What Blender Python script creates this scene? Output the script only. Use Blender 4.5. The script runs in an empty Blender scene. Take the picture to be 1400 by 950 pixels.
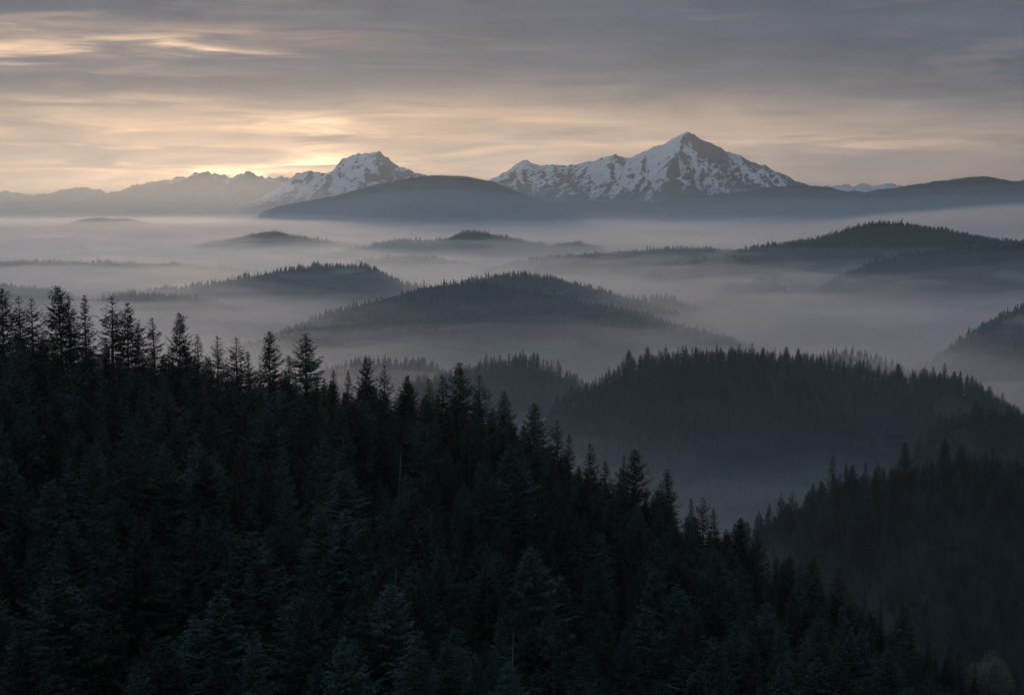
import bpy, math, random
import numpy as np
from math import radians, sin, cos, tan, pi

random.seed(7)
RNG = np.random.default_rng(7)
C = bpy.context.scene.collection
SC = bpy.context.scene

# ------------------------------------------------------------------ camera
HFOV = radians(40.0)
F = 700.0 / tan(HFOV / 2)            # focal length in pixels of the 1400 px wide photograph
HORIZON = 265.0
PITCH = math.atan((475.0 - HORIZON) / F)
cam_data = bpy.data.cameras.new('camera')
cam = bpy.data.objects.new('camera', cam_data)
C.objects.link(cam)
cam.location = (0, 0, 0)
cam.rotation_euler = (pi / 2 - PITCH, 0, 0)
cam_data.sensor_width = 36.0
cam_data.angle = HFOV
cam_data.clip_start = 1.0
cam_data.clip_end = 200000.0
SC.camera = cam

# ------------------------------------------------------------------ render settings
cy = SC.cycles
cy.use_denoising = True
cy.denoiser = 'OPENIMAGEDENOISE'
cy.max_bounces = 10
cy.diffuse_bounces = 2
cy.glossy_bounces = 1
cy.transmission_bounces = 2
cy.volume_bounces = 9
cy.transparent_max_bounces = 256
cy.sample_clamp_indirect = 3.0
cy.use_adaptive_sampling = False
vs = SC.view_settings
vs.view_transform = 'Standard'
vs.look = 'None'
vs.exposure = 0.2
vs.gamma = 1.0
vs.use_curve_mapping = False

# ------------------------------------------------------------------ sun and sky
GLOW_AZ = math.atan((375 - 700) / F)      # the glow stands over the left range
SUN_EL = radians(2.5)
sun_dir = (sin(GLOW_AZ) * cos(SUN_EL), cos(GLOW_AZ) * cos(SUN_EL), sin(SUN_EL))
sun_data = bpy.data.lights.new('sun', 'SUN')
sun_data.energy = 1.05
sun_data.angle = radians(12)
sun_data.color = (1.0, 0.74, 0.5)
sun = bpy.data.objects.new('sun', sun_data)
C.objects.link(sun)
import mathutils
sun.rotation_euler = mathutils.Vector(sun_dir).to_track_quat('Z', 'Y').to_euler()

world = bpy.data.worlds.new('World')
SC.world = world
world.use_nodes = True
nt = world.node_tree
nt.nodes.clear()


class NT:
    """small helper that strings shader nodes together"""
    def __init__(s, tree): s.t = tree
    def n(s, kind, **kw):
        nd = s.t.nodes.new(kind)
        for k, v in kw.items():
            setattr(nd, k, v)
        return nd
    def put(s, sock, v):
        if isinstance(v, bpy.types.NodeSocket): s.t.links.new(v, sock)
        else: sock.default_value = v
    def m(s, op, a, b=None, c=None, clamp=False):
        nd = s.n('ShaderNodeMath', operation=op, use_clamp=clamp)
        s.put(nd.inputs[0], a)
        if b is not None: s.put(nd.inputs[1], b)
        if c is not None: s.put(nd.inputs[2], c)
        return nd.outputs[0]
    def noise(s, vec, scale, detail=4, rough=0.5, dist=0.0):
        nd = s.n('ShaderNodeTexNoise')
        s.put(nd.inputs['Vector'], vec)
        nd.inputs['Scale'].default_value = scale
        nd.inputs['Detail'].default_value = detail
        nd.inputs['Roughness'].default_value = rough
        nd.inputs['Distortion'].default_value = dist
        return nd.outputs['Fac']
    def mix(s, f, a, b, mode='MIX'):
        nd = s.n('ShaderNodeMix', data_type='RGBA', blend_type=mode)
        s.put(nd.inputs['Factor'], f)
        s.put(nd.inputs['A'], a); s.put(nd.inputs['B'], b)
        return nd.outputs['Result']
    def ramp(s, f, stops, interp='LINEAR'):
        nd = s.n('ShaderNodeValToRGB')
        nd.color_ramp.interpolation = interp
        el = nd.color_ramp.elements
        while len(el) < len(stops): el.new(0.5)
        for e, (p, c) in zip(el, stops):
            e.position = p
            e.color = tuple(c) + ((1,) if len(c) == 3 else ())
        s.put(nd.inputs[0], f)
        return nd.outputs['Color']
    def vmul(s, v, xyz):
        nd = s.n('ShaderNodeVectorMath', operation='MULTIPLY')
        s.put(nd.inputs[0], v); nd.inputs[1].default_value = xyz
        return nd.outputs[0]
    def smooth(s, v, a, b):
        nd = s.n('ShaderNodeMapRange', interpolation_type='SMOOTHSTEP')
        s.put(nd.inputs['Value'], v)
        nd.inputs['From Min'].default_value = a; nd.inputs['From Max'].default_value = b
        return nd.outputs['Result']


def PX(px, py):
    cx, cyy = (px - 700.0) / F, (475.0 - py) / F
    y = cos(PITCH) + cyy * sin(PITCH)
    return cx / y, (cyy * cos(PITCH) - sin(PITCH)) / y


def build_sky():
    g = NT(nt)
    tc = g.n('ShaderNodeTexCoord').outputs['Generated']
    nrm = g.n('ShaderNodeVectorMath', operation='NORMALIZE')
    nt.links.new(tc, nrm.inputs[0])
    d = nrm.outputs[0]
    sep = g.n('ShaderNodeSeparateXYZ'); nt.links.new(d, sep.inputs[0])
    z = g.m('MAXIMUM', sep.outputs['Z'], 0.0)
    # position of the glow behind the cloud: side and height away from it
    side = g.m('SUBTRACT', g.m('MULTIPLY', sep.outputs['X'], cos(GLOW_AZ)), g.m('MULTIPLY', sep.outputs['Y'], sin(GLOW_AZ)))
    ahead = g.m('ADD', g.m('MULTIPLY', sep.outputs['X'], sin(GLOW_AZ)), g.m('MULTIPLY', sep.outputs['Y'], cos(GLOW_AZ)))
    ang = g.m('ARCTAN2', side, ahead)
    def lobe(wa, wz, z0=0.0):
        a = g.m('POWER', g.m('ABSOLUTE', g.m('DIVIDE', ang, wa)), 2.0)
        b = g.m('POWER', g.m('DIVIDE', g.m('SUBTRACT', z, z0), wz), 2.0)
        return g.m('EXPONENT', g.m('MULTIPLY', g.m('ADD', a, b), -1.0))
    # cloud: long flat streaks, more broken towards the glow
    n1 = g.noise(g.vmul(d, (1.0, 1.0, 7.5)), 3.4, 5, 0.52, 0.6)
    n2 = g.noise(g.vmul(d, (1.0, 1.0, 10.0)), 8.5, 6, 0.58, 0.9)
    n3 = g.noise(g.vmul(d, (1.0, 1.0, 4.5)), 2.2, 3, 0.5, 0.3)
    n = g.m('ADD', g.m('MULTIPLY', n1, 0.5), g.m('MULTIPLY', n2, 0.5))
    thin = g.smooth(n, 0.48, 0.62)          # 1 where the cloud is thin
    thick = g.smooth(n, 0.53, 0.36)
    # the noise also frays the edges of every opening and bar
    wz = g.m('ADD', z, g.m('MULTIPLY', g.m('SUBTRACT', n2, 0.5), 0.030))
    wa = g.m('ADD', ang, g.m('MULTIPLY', g.m('SUBTRACT', n1, 0.5), 0.35))
    def patch(px, py, wpx, hpx, amp):
        rx, rz = PX(px, py)
        a0 = math.atan(rx) - GLOW_AZ
        z0 = rz / math.sqrt(1 + rx * rx + rz * rz)
        qa = g.m('POWER', g.m('ABSOLUTE', g.m('DIVIDE', g.m('SUBTRACT', wa, a0), wpx / F)), 2.0)
        qz = g.m('POWER', g.m('DIVIDE', g.m('SUBTRACT', wz, z0), hpx / F), 2.0)
        return g.m('MULTIPLY', g.m('EXPONENT', g.m('MULTIPLY', g.m('ADD', qa, qz), -1.0)), amp)
    def total(lst):
        r = patch(*lst[0])
        for q in lst[1:]: r = g.m('ADD', r, patch(*q))
        return r
    opening = total([(60, 60, 120, 15, .40), (300, 57, 75, 8, .42), (330, 40, 150, 10, .16), (120, 100, 160, 8, .14), (170, 132, 90, 8, .38), (40, 240, 200, 14, .16),
                     (60, 162, 170, 12, .42), (230, 150, 80, 9, .35), (390, 158, 70, 8, .55), (330, 180, 150, 10, .35), (430, 170, 90, 8, .25), (120, 195, 170, 12, .30),
                     (400, 210, 70, 9, .85), (370, 228, 60, 8, .70), (260, 222, 150, 14, .30), (330, 205, 120, 8, .35), (30, 30, 120, 9, .22), (560, 95, 60, 5, .10), (860, 170, 200, 14, .04), (1200, 188, 260, 12, .13)])
    bar = total([(420, 192, 90, 7, .55), (395, 222, 48, 5, .60), (180, 228, 110, 7, .22), (250, 112, 260, 14, .35), (60, 88, 90, 6, .30), (160, 15, 160, 9, .25), (430, 30, 160, 16, .30), (560, 65, 200, 16, .25),
                 (800, 95, 300, 20, .22), (1150, 90, 260, 26, .40), (1350, 20, 160, 22, .40), (1150, 222, 230, 14, .32), (1330, 228, 120, 9, .2), (560, 120, 300, 10, .25), (120, 205, 110, 4, .25)])
    wide = lobe(0.25, 0.036, 0.018)
    broad = lobe(0.62, 0.060, 0.030)
    base = g.ramp(g.m('MULTIPLY', g.m('MINIMUM', z, g.m('ADD', 0.145, g.m('MULTIPLY', z, 0.13))), 4.0), [
        (0.00, (0.410, 0.290, 0.228)),
        (0.08, (0.390, 0.283, 0.225)),
        (0.17, (0.380, 0.285, 0.225)),
        (0.25, (0.225, 0.192, 0.182)),
        (0.34, (0.090, 0.099, 0.130)),
        (0.48, (0.070, 0.085, 0.128)),
        (0.60, (0.095, 0.110, 0.150)),
        (0.76, (0.270, 0.310, 0.390)),
        (1.00, (0.560, 0.640, 0.800))])
    blue = g.mix(g.m('MULTIPLY', g.smooth(n3, 0.40, 0.66), 0.45), base, (0.105, 0.122, 0.160, 1))
    side_dim = g.m('MULTIPLY', g.smooth(ang, 0.10, 0.62), g.smooth(z, 0.055, 0.09))
    blue = g.mix(g.m('MULTIPLY', side_dim, 1.0, clamp=True), blue, (0.056, 0.078, 0.118, 1))
    dark = g.mix(g.m('MULTIPLY', thick, 0.62), blue, (0.098, 0.108, 0.136, 1))
    dark = g.mix(g.m('MULTIPLY', thin, 0.55), dark, g.mix(0.5, (0.32, 0.26, 0.225, 1), blue))
    warm = g.mix(g.m('MULTIPLY', broad, 0.24), (0, 0, 0, 1), (0.24, 0.17, 0.12, 1))
    tot = g.mix(1.0, dark, warm, 'ADD')
    gw = g.m('MULTIPLY', wide, g.m('ADD', 0.55, g.m('SUBTRACT', g.m('MULTIPLY', thin, 0.55), g.m('MULTIPLY', thick, 0.22))))
    tot = g.mix(1.0, tot, g.mix(gw, (0, 0, 0, 1), (1.16, 0.66, 0.29, 1)), 'ADD')
    tot = g.mix(1.0, tot, g.mix(g.m('MULTIPLY', opening, g.m('ADD', 0.45, g.m('MULTIPLY', thin, 0.9))), (0, 0, 0, 1), (1.75, 1.10, 0.58, 1)), 'ADD')
    tot = g.mix(g.m('MULTIPLY', bar, 1.0, clamp=True), tot, g.mix(broad, (0.090, 0.104, 0.138, 1), (0.22, 0.185, 0.18, 1)))
    n4 = g.noise(g.vmul(d, (1.0, 1.0, 9.0)), 26.0, 5, 0.6, 0.5)
    n5 = g.noise(g.vmul(d, (1.0, 1.0, 5.0)), 9.0, 4, 0.6, 1.2)
    tex = g.m('ADD', 0.54, g.m('ADD', g.m('MULTIPLY', n4, 0.14), g.m('MULTIPLY', n5, 0.78)))
    txc = g.n('ShaderNodeVectorMath', operation='SCALE'); nt.links.new(tot, txc.inputs[0]); nt.links.new(tex, txc.inputs['Scale'])
    tot = txc.outputs[0]
    bg1 = g.n('ShaderNodeBackground'); nt.links.new(tot, bg1.inputs['Color']); bg1.inputs['Strength'].default_value = SKY_CLOUD
    # clear sky seen through the sheet
    sk = g.n('ShaderNodeTexSky', sky_type='NISHITA')
    sk.sun_disc = False
    sk.sun_elevation = SUN_EL
    sk.sun_rotation = GLOW_AZ
    sk.air_density = 1.0; sk.dust_density = 2.0
    bg2 = g.n('ShaderNodeBackground'); nt.links.new(sk.outputs[0], bg2.inputs['Color']); bg2.inputs['Strength'].default_value = 0.001
    ad = g.n('ShaderNodeAddShader')
    nt.links.new(bg1.outputs[0], ad.inputs[0]); nt.links.new(bg2.outputs[0], ad.inputs[1])
    out = g.n('ShaderNodeOutputWorld'); nt.links.new(ad.outputs[0], out.inputs['Surface'])


SKY_CLOUD = 0.92
build_sky()
world.cycles.sampling_method = 'MANUAL'
world.cycles.sample_map_resolution = 1024

# ------------------------------------------------------------------ helpers
def ray(px, py):
    """direction (per metre of forward distance) through a point of the photograph"""
    cx, cyy = (px - 700.0) / F, (475.0 - py) / F
    y = cos(PITCH) + cyy * sin(PITCH)
    z = cyy * cos(PITCH) - sin(PITCH)
    return cx / y, z / y


def at(px, py, Y):
    rx, rz = ray(px, py)
    return rx * Y, Y, rz * Y


def to_px(x, y, z):
    d = y * cos(PITCH) - z * sin(PITCH)
    v = y * sin(PITCH) + z * cos(PITCH)
    return 700 + F * x / d, 475 - F * v / d


def hash2(ix, iy, seed):
    h = (ix.astype(np.int64) * 374761393 + iy.astype(np.int64) * 668265263 + seed * 1442695041) & 0xFFFFFFFF
    h = ((h ^ (h >> 13)) * 1274126177) & 0xFFFFFFFF
    h = ((h ^ (h >> 16)) * 2246822519) & 0xFFFFFFFF
    return ((h ^ (h >> 15)) & 0xFFFFFF) / float(0xFFFFFF)


def gnoise(x, y, seed=0):
    """gradient noise, about -1..1"""
    x = np.asarray(x, float); y = np.asarray(y, float)
    x0 = np.floor(x); y0 = np.floor(y)
    fx, fy = x - x0, y - y0
    u = fx * fx * fx * (fx * (fx * 6 - 15) + 10); v = fy * fy * fy * (fy * (fy * 6 - 15) + 10)
    def g(ix, iy, dx, dy):
        a = hash2(ix, iy, seed) * 2 * pi
        return np.cos(a) * dx + np.sin(a) * dy
    a = g(x0, y0, fx, fy); b = g(x0 + 1, y0, fx - 1, fy)
    c = g(x0, y0 + 1, fx, fy - 1); d = g(x0 + 1, y0 + 1, fx - 1, fy - 1)
    return 1.5 * ((a * (1 - u) + b * u) * (1 - v) + (c * (1 - u) + d * u) * v)


def fbm(x, y, seed=0, octv=4, gain=0.5):
    r = 0; a = 1.0; f = 1.0
    for k in range(octv):
        r = r + a * gnoise(x * f + 13.7 * k, y * f - 7.1 * k, seed + k)
        a *= gain; f *= 2.03
    return r


def ridged(x, y, seed=0, octv=5, gain=0.55):
    r = 0; a = 1.0; f = 1.0; w = 1.0
    for k in range(octv):
        n = (1 - np.abs(gnoise(x * f + 5.3 * k, y * f + 9.2 * k, seed + k))) ** 2
        r = r + a * n * w
        w = np.clip(n * 1.6, 0, 1)
        a *= gain; f *= 2.05
    return r


def tag(o, label=None, cat=None, group=None, kind=None):
    if label: o['label'] = label
    if cat: o['category'] = cat
    if group: o['group'] = group
    if kind: o['kind'] = kind
    return o


def mesh_from(name, V, Fc, mats, matidx=None, smooth=False, attrs=None):
    """V (n,3), Fc (m,3 or 4) -> mesh data"""
    V = np.asarray(V, np.float32); Fc = np.asarray(Fc, np.int32)
    k = Fc.shape[1]
    me = bpy.data.meshes.new(name)
    me.vertices.add(len(V)); me.vertices.foreach_set('co', V.ravel())
    me.loops.add(Fc.size); me.loops.foreach_set('vertex_index', Fc.ravel())
    me.polygons.add(len(Fc))
    me.polygons.foreach_set('loop_start', np.arange(0, Fc.size, k, dtype=np.int32))
    me.polygons.foreach_set('loop_total', np.full(len(Fc), k, np.int32))
    if matidx is not None: me.polygons.foreach_set('material_index', np.asarray(matidx, np.int32))
    me.polygons.foreach_set('use_smooth', np.full(len(Fc), bool(smooth)))
    for m in mats: me.materials.append(m)
    for an, av in (attrs or {}).items():
        at_ = me.attributes.new(an, 'FLOAT', 'POINT')
        at_.data.foreach_set('value', np.asarray(av, np.float32))
    me.update(calc_edges=True)
    return me


def link(name, me, parent=None):
    o = bpy.data.objects.new(name, me)
    C.objects.link(o)
    if parent is not None: o.parent = parent
    return o


def grid_mesh(name, X, Y, Z, mats, attrs=None, smooth=True, wrap_down=None):
    """height sheet from 2-D arrays; wrap_down=z closes it into a body with a flat bottom"""
    h, w = X.shape
    V = np.stack([X, Y, Z], -1).reshape(-1, 3)
    i = np.arange(h * w).reshape(h, w)
    Fc = np.stack([i[:-1, :-1], i[:-1, 1:], i[1:, 1:], i[1:, :-1]], -1).reshape(-1, 4)
    if wrap_down is not None:
        n = h * w
        Vb = V.copy(); Vb[:, 2] = wrap_down
        V = np.concatenate([V, Vb])
        j = i + n
        bot = np.stack([j[:-1, :-1], j[1:, :-1], j[1:, 1:], j[:-1, 1:]], -1).reshape(-1, 4)
        ring = np.concatenate([i[0, :], i[1:, -1], i[-1, -2::-1], i[-2:0:-1, 0]])
        nx = np.roll(ring, -1)
        side = np.stack([ring, ring + n, nx + n, nx], -1)
        Fc = np.concatenate([Fc, bot, side])
        attrs = {k: np.concatenate([v.ravel(), v.ravel()]) for k, v in (attrs or {}).items()}
    else:
        attrs = {k: v.ravel() for k, v in (attrs or {}).items()}
    return mesh_from(name, V, Fc, mats, smooth=smooth, attrs=attrs)


# ------------------------------------------------------------------ materials
def new_mat(name):
    m = bpy.data.materials.new(name)
    m.use_nodes = True
    m.node_tree.nodes.clear()
    return m, NT(m.node_tree)


def finish(m, g, color, rough=0.9, normal=None, spec=0.2):
    b = g.n('ShaderNodeBsdfPrincipled')
    g.put(b.inputs['Base Color'], color)
    b.inputs['Roughness'].default_value = rough
    b.inputs['Specular IOR Level'].default_value = spec
    if normal is not None: m.node_tree.links.new(normal, b.inputs['Normal'])
    o = g.n('ShaderNodeOutputMaterial')
    m.node_tree.links.new(b.outputs[0], o.inputs['Surface'])
    return m


def foliage_mat(name, dark, mid, tipc):
    m, g = new_mat(name)
    rnd = g.n('ShaderNodeObjectInfo').outputs['Random']
    tip = g.n('ShaderNodeAttribute', attribute_name='tip').outputs['Fac']
    pos = g.n('ShaderNodeNewGeometry').outputs['Position']
    nz = g.noise(pos, 0.9, 3, 0.6)
    c = g.mix(g.smooth(nz, 0.35, 0.65), dark + (1,), mid + (1,))
    c = g.mix(g.m('MULTIPLY', tip, 0.7), c, tipc + (1,))
    hs = g.n('ShaderNodeHueSaturation')
    g.put(hs.inputs['Color'], c)
    g.put(hs.inputs['Hue'], g.m('ADD', 0.47, g.m('MULTIPLY', rnd, 0.07)))
    g.put(hs.inputs['Value'], g.m('ADD', 0.55, g.m('MULTIPLY', g.m('POWER', g.m('FRACT', g.m('MULTIPLY', rnd, 7.31)), 2.0), 1.2)))
    hs.inputs['Saturation'].default_value = 0.9
    return finish(m, g, hs.outputs[0], 0.85, spec=0.15)


M_NEEDLE = foliage_mat('needles', (0.008, 0.026, 0.024), (0.014, 0.042, 0.036), (0.024, 0.058, 0.050))
M_LEAF = foliage_mat('broad leaves', (0.070, 0.105, 0.085), (0.095, 0.135, 0.11), (0.13, 0.175, 0.145))


def bark_mat(name, a, b):
    m, g = new_mat(name)
    pos = g.n('ShaderNodeTexCoord').outputs['Object']
    nz = g.noise(g.vmul(pos, (6, 6, 0.7)), 1.0, 5, 0.65)
    return finish(m, g, g.mix(nz, a + (1,), b + (1,)), 0.95)


M_BARK = bark_mat('bark', (0.035, 0.030, 0.027), (0.085, 0.075, 0.068))
M_DEAD = bark_mat('weathered dead wood', (0.08, 0.075, 0.07), (0.17, 0.165, 0.16))


def forest_floor_mat():
    m, g = new_mat('forest floor')
    pos = g.n('ShaderNodeNewGeometry').outputs['Position']
    nz = g.noise(pos, 0.05, 8, 0.65)
    return finish(m, g, g.ramp(nz, [(0.3, (0.010, 0.020, 0.019)), (0.6, (0.018, 0.034, 0.030)), (0.8, (0.028, 0.044, 0.036))]), 1.0)


M_FLOOR = forest_floor_mat()


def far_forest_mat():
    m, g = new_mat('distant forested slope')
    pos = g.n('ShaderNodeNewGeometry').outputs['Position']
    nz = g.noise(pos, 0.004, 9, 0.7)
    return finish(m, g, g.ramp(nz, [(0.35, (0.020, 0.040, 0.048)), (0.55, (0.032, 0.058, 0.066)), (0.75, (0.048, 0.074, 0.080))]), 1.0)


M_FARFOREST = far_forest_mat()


def alpine_mat():
    m, g = new_mat('rock and snow')
    pos = g.n('ShaderNodeNewGeometry').outputs['Position']
    snow = g.n('ShaderNodeAttribute', attribute_name='snow').outputs['Fac']
    nz = g.noise(g.vmul(pos, (1.5, 0.5, 1.2)), 0.014, 9, 0.80)
    f = g.smooth(g.m('ADD', snow, g.m('MULTIPLY', g.m('SUBTRACT', nz, 0.5), 1.9)), 0.30, 0.66)
    rock = g.ramp(g.noise(pos, 0.006, 7, 0.7), [(0.3, (0.018, 0.040, 0.064)), (0.7, (0.042, 0.070, 0.100))])
    snowc = g.ramp(g.noise(pos, 0.003, 5, 0.6), [(0.3, (0.42, 0.47, 0.53)), (0.7, (0.60, 0.66, 0.72))])
    return finish(m, g, g.mix(f, rock, snowc), 0.9)


M_ALPINE = alpine_mat()


def volume_mat(name, density, color=(0.93, 0.93, 0.95), aniso=0.35):
    m, g = new_mat(name)
    v = g.n('ShaderNodeVolumePrincipled')
    v.inputs['Color'].default_value = color + (1,)
    v.inputs['Density'].default_value = density
    v.inputs['Anisotropy'].default_value = aniso
    o = g.n('ShaderNodeOutputMaterial')
    m.node_tree.links.new(v.outputs[0], o.inputs['Volume'])
    return m


# ------------------------------------------------------------------ ground
GROUND = -460.0


def build_ground():
    ys = np.concatenate([np.linspace(-3000, 0, 8), np.geomspace(200, 120000, 60)])
    xs = np.concatenate([-np.geomspace(80000, 300, 30), np.linspace(-200, 200, 5), np.geomspace(300, 80000, 30)])
    X, Y = np.meshgrid(xs, ys)
    Z = GROUND + 14 * fbm(X / 900, Y / 900, 3, 3)
    o = link('ground', grid_mesh('ground', X, Y, Z, [M_FLOOR]))
    tag(o, 'dark forested valley floor lost under the fog', kind='structure')


build_ground()


# ------------------------------------------------------------------ hills
def interp_profile(pts, Y, tree_h):
    """silhouette points of the photograph -> ground crest height as a function of world x at distance Y"""
    P = np.array([at(px, py, Y) for px, py in pts])
    xs, zs = P[:, 0], P[:, 2] - tree_h
    def f(x):
        x = np.asarray(x, float)
        return np.interp(x, xs, zs)
    def smooth(x, w=None):
        w = w or (xs[-1] - xs[0]) / len(xs) * 0.22
        return sum(f(x + k * w) for k in (-1, -.5, 0, .5, 1)) / 5
    return smooth, xs[0], xs[-1]


HILLS = {}


class Hill:
    """a long hill: crest line crossing the view at distance Y, falling away to both sides"""
    def __init__(s, name, label, pts, Y, front, back, tree_h=18, noise=6, lam=260, res=110, seed=1, bend=0.0, ends=0.35, base=GROUND):
        s.prof, s.x0, s.x1 = interp_profile(pts, Y, tree_h)
        s.Y, s.front, s.back, s.noise, s.lam, s.seed, s.base, s.bend = Y, front, back, noise, lam, seed, base, bend
        s.name, s.label = name, label
        s.tree_h = tree_h
        ext = (s.x1 - s.x0) * 0.08
        s.xa, s.xb = s.x0 - ext, s.x1 + ext
        xs = np.linspace(s.xa, s.xb, res * 2)
        ys = np.concatenate([np.linspace(Y - front * 1.02, Y, res), np.linspace(Y, Y + back, max(res // 3, 12))[1:]])
        X, Yg = np.meshgrid(xs, ys)
        Z = s.height(X, Yg)
        Z[0, :] = Z[-1, :] = s.base - 30
        Z[:, 0] = Z[:, -1] = s.base - 30
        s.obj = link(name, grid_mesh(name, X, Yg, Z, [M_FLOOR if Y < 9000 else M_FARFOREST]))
        tag(s.obj, label, kind='structure')

    def crest_y(s, x):
        return s.Y + s.bend * np.sin((x - s.x0) / max(s.x1 - s.x0, 1) * 6.0 + s.seed)

    def height(s, X, Y):
        X = np.asarray(X, float); Y = np.asarray(Y, float)
        d = Y - s.crest_y(X)
        t = np.where(d < 0, -d / s.front, d / s.back)
        t = np.clip(t, 0, 1)
        # spurs run down towards the viewer
        warp = s.lam * 0.9 * fbm(X / (s.lam * 2.2), Y / (s.lam * 2.2), s.seed + 40, 2)
        P = s.prof(X + warp * np.clip(t * 2.2, 0, 1))
        fall = 0.5 + 0.5 * np.cos(pi * t ** 0.9)
        n = s.noise * fbm(X / s.lam, Y / s.lam, s.seed, 6, 0.55) * ((0.35 if s.Y < 9000 else 0.75) + 3.4 * np.clip(t * 1.6, 0, 1))
        gul = s.noise * 3.0 * (ridged(X / (s.lam * 1.1), Y / (s.lam * 2.6), s.seed + 9, 3) - 0.9) * np.clip(t * 2.4, 0, 1)
        e = np.clip((X - s.xa) / (s.x0 - s.xa + 1e-6), 0, 1) * np.clip((s.xb - X) / (s.xb - s.x1 + 1e-6), 0, 1)
        return s.base + (P - s.base) * fall * (0.25 + 0.75 * e) + (n + gul) * np.clip(1 - t, 0, 1) ** 0.5


# the hill the foreground forest stands on
NEAR_PTS = [(-500, -20), (-220, -37), (-175, -55), (-140, -61), (-90, -69), (-50, -80), (-2, -90), (25, -112), (55, -124), (78, -139), (102, -149), (135, -166), (158, -184), (205, -222), (290, -290), (420, -360)]


def near_crest(x):
    a = np.array(NEAR_PTS, float)
    f = lambda q: np.interp(q, a[:, 0], a[:, 1])
    return (f(x) * 2 + f(x - 12) + f(x + 12)) / 4


def near_crest_y(x):
    return 470 + 26 * np.sin(np.asarray(x, float) / 75.0 + 0.6) + 0.05 * np.asarray(x, float)


def near_h(X, Y):
    X = np.asarray(X, float); Y = np.asarray(Y, float)
    cyy = near_crest_y(X)
    d = Y - cyy
    fr = np.clip(-d, 0, None); bk = np.clip(d, 0, None)
    z = near_crest(X)
    z = z - 0.050 * fr - 0.10 * np.clip(fr - 290, 0, None)
    z = z - 0.0075 * np.clip(bk, 0, 60) ** 2 * 1.0 - np.clip(bk - 60, 0, None) * 0.75
    k = np.clip(fr / 60, 0, 1)
    z = z + k * (7.0 * fbm(X / 95, Y / 95, 21, 3) + 1.6 * fbm(X / 22, Y / 22, 5, 2)) + (1 - k) * 1.2 * fbm(X / 25, Y / 25, 8, 2)
    return np.maximum(z, GROUND - 20)


def build_near():
    xs = np.linspace(-480, 420, 200); ys = np.concatenate([np.linspace(-300, 90, 20), np.linspace(100, 560, 130), np.linspace(570, 980, 30)])
    X, Y = np.meshgrid(xs, ys)
    Z = near_h(X, Y)
    o = link('near_hillside', grid_mesh('near_hillside', X, Y, Z, [M_FLOOR]))
    tag(o, 'steep near hillside dropping towards the lower right under dark firs', kind='structure')


build_near()

H = {}
def hill(key, *a, **k):
    H[key] = Hill(*a, **k)
    return H[key]

hill('right_near', 'wooded_hill', 'nearest wooded hill at lower right, ridge rising to the right',
     [(960, 830), (1020, 735), (1060, 690), (1100, 672), (1150, 652), (1180, 645), (1215, 640), (1245, 625), (1300, 618), (1340, 627), (1390, 640), (1450, 650), (1600, 640)],
     900, 420, 350, tree_h=16, noise=5, lam=120, seed=3, bend=25)
hill('right_dark', 'wooded_hill', 'dark wooded shoulder at the right edge above the nearest right hill',
     [(1180, 720), (1240, 640), (1280, 590), (1300, 567), (1325, 556), (1350, 562), (1400, 578), (1460, 585), (1600, 580)],
     1280, 380, 400, tree_h=16, noise=5, lam=150, seed=4)
hill('ridge', 'wooded_ridge', 'dark straight ridge crossing the right half behind the near slope',
     [(690, 640), (740, 565), (770, 532), (800, 517), (830, 500), (860, 487), (900, 482), (1000, 481), (1060, 482), (1100, 484), (1140, 492), (1180, 500), (1230, 508), (1300, 512), (1350, 532), (1400, 556), (1480, 590), (1600, 640)],
     1720, 640, 600, tree_h=18, noise=6, lam=230, seed=5, bend=50)
hill('bump', 'wooded_knoll', 'small rounded knoll in mist just above the near treetops',
     [(520, 560), (580, 520), (620, 509), (650, 502), (680, 493), (712, 486), (745, 491), (785, 505), (820, 530), (870, 580)],
     2050, 450, 400, tree_h=18, noise=6, lam=200, seed=6)
hill('hazy_left', 'misty_rise', 'faint row of treetops in fog left of the small knoll',
     [(360, 560), (420, 512), (450, 497), (490, 490), (520, 486), (560, 488), (600, 494), (640, 510), (700, 560)],
     2450, 350, 350, tree_h=18, noise=8, lam=160, seed=7)
hill('hazy_right', 'misty_rise', 'faint treetops in fog above the middle of the dark ridge',
     [(1080, 520), (1120, 482), (1150, 473), (1180, 475), (1210, 484), (1260, 520)],
     2600, 260, 300, tree_h=18, noise=8, lam=160, seed=8)
hill('hazy_edge', 'misty_hill', 'misty hill rising at the right edge above the fog bank',
     [(1230, 510), (1280, 480), (1310, 462), (1335, 445), (1355, 437), (1372, 426), (1400, 413), (1460, 390), (1560, 375), (1700, 395)],
     2900, 1000, 500, tree_h=18, noise=8, lam=260, seed=9)
hill('big', 'rounded_hill', 'large rounded forested hill in the centre, fog around its foot',
     [(300, 500), (360, 462), (400, 438), (450, 418), (490, 407), (530, 396), (560, 387), (600, 379), (630, 377), (660, 383), (700, 391), (750, 402), (810, 410), (880, 425), (940, 446), (1000, 470), (1060, 500)],
     3300, 900, 320, tree_h=18, noise=9, lam=420, seed=10, bend=50)
hill('big_back', 'rounded_hill', 'second dome just behind the large central hill, sloping down to the right',
     [(560, 420), (620, 382), (660, 371), (720, 369), (740, 370), (780, 378), (830, 391), (880, 404), (940, 425), (1000, 447), (1060, 475), (1100, 500)],
     3750, 500, 500, tree_h=18, noise=9, lam=420, seed=11)
hill('shoulder', 'tree_line_ridge', 'low ridge of separate treetops right of the large central hill',
     [(840, 430), (880, 409), (905, 408), (950, 417), (1000, 435), (1060, 448), (1120, 460), (1180, 480)],
     4050, 350, 400, tree_h=15, noise=8, lam=300, seed=12)
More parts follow.
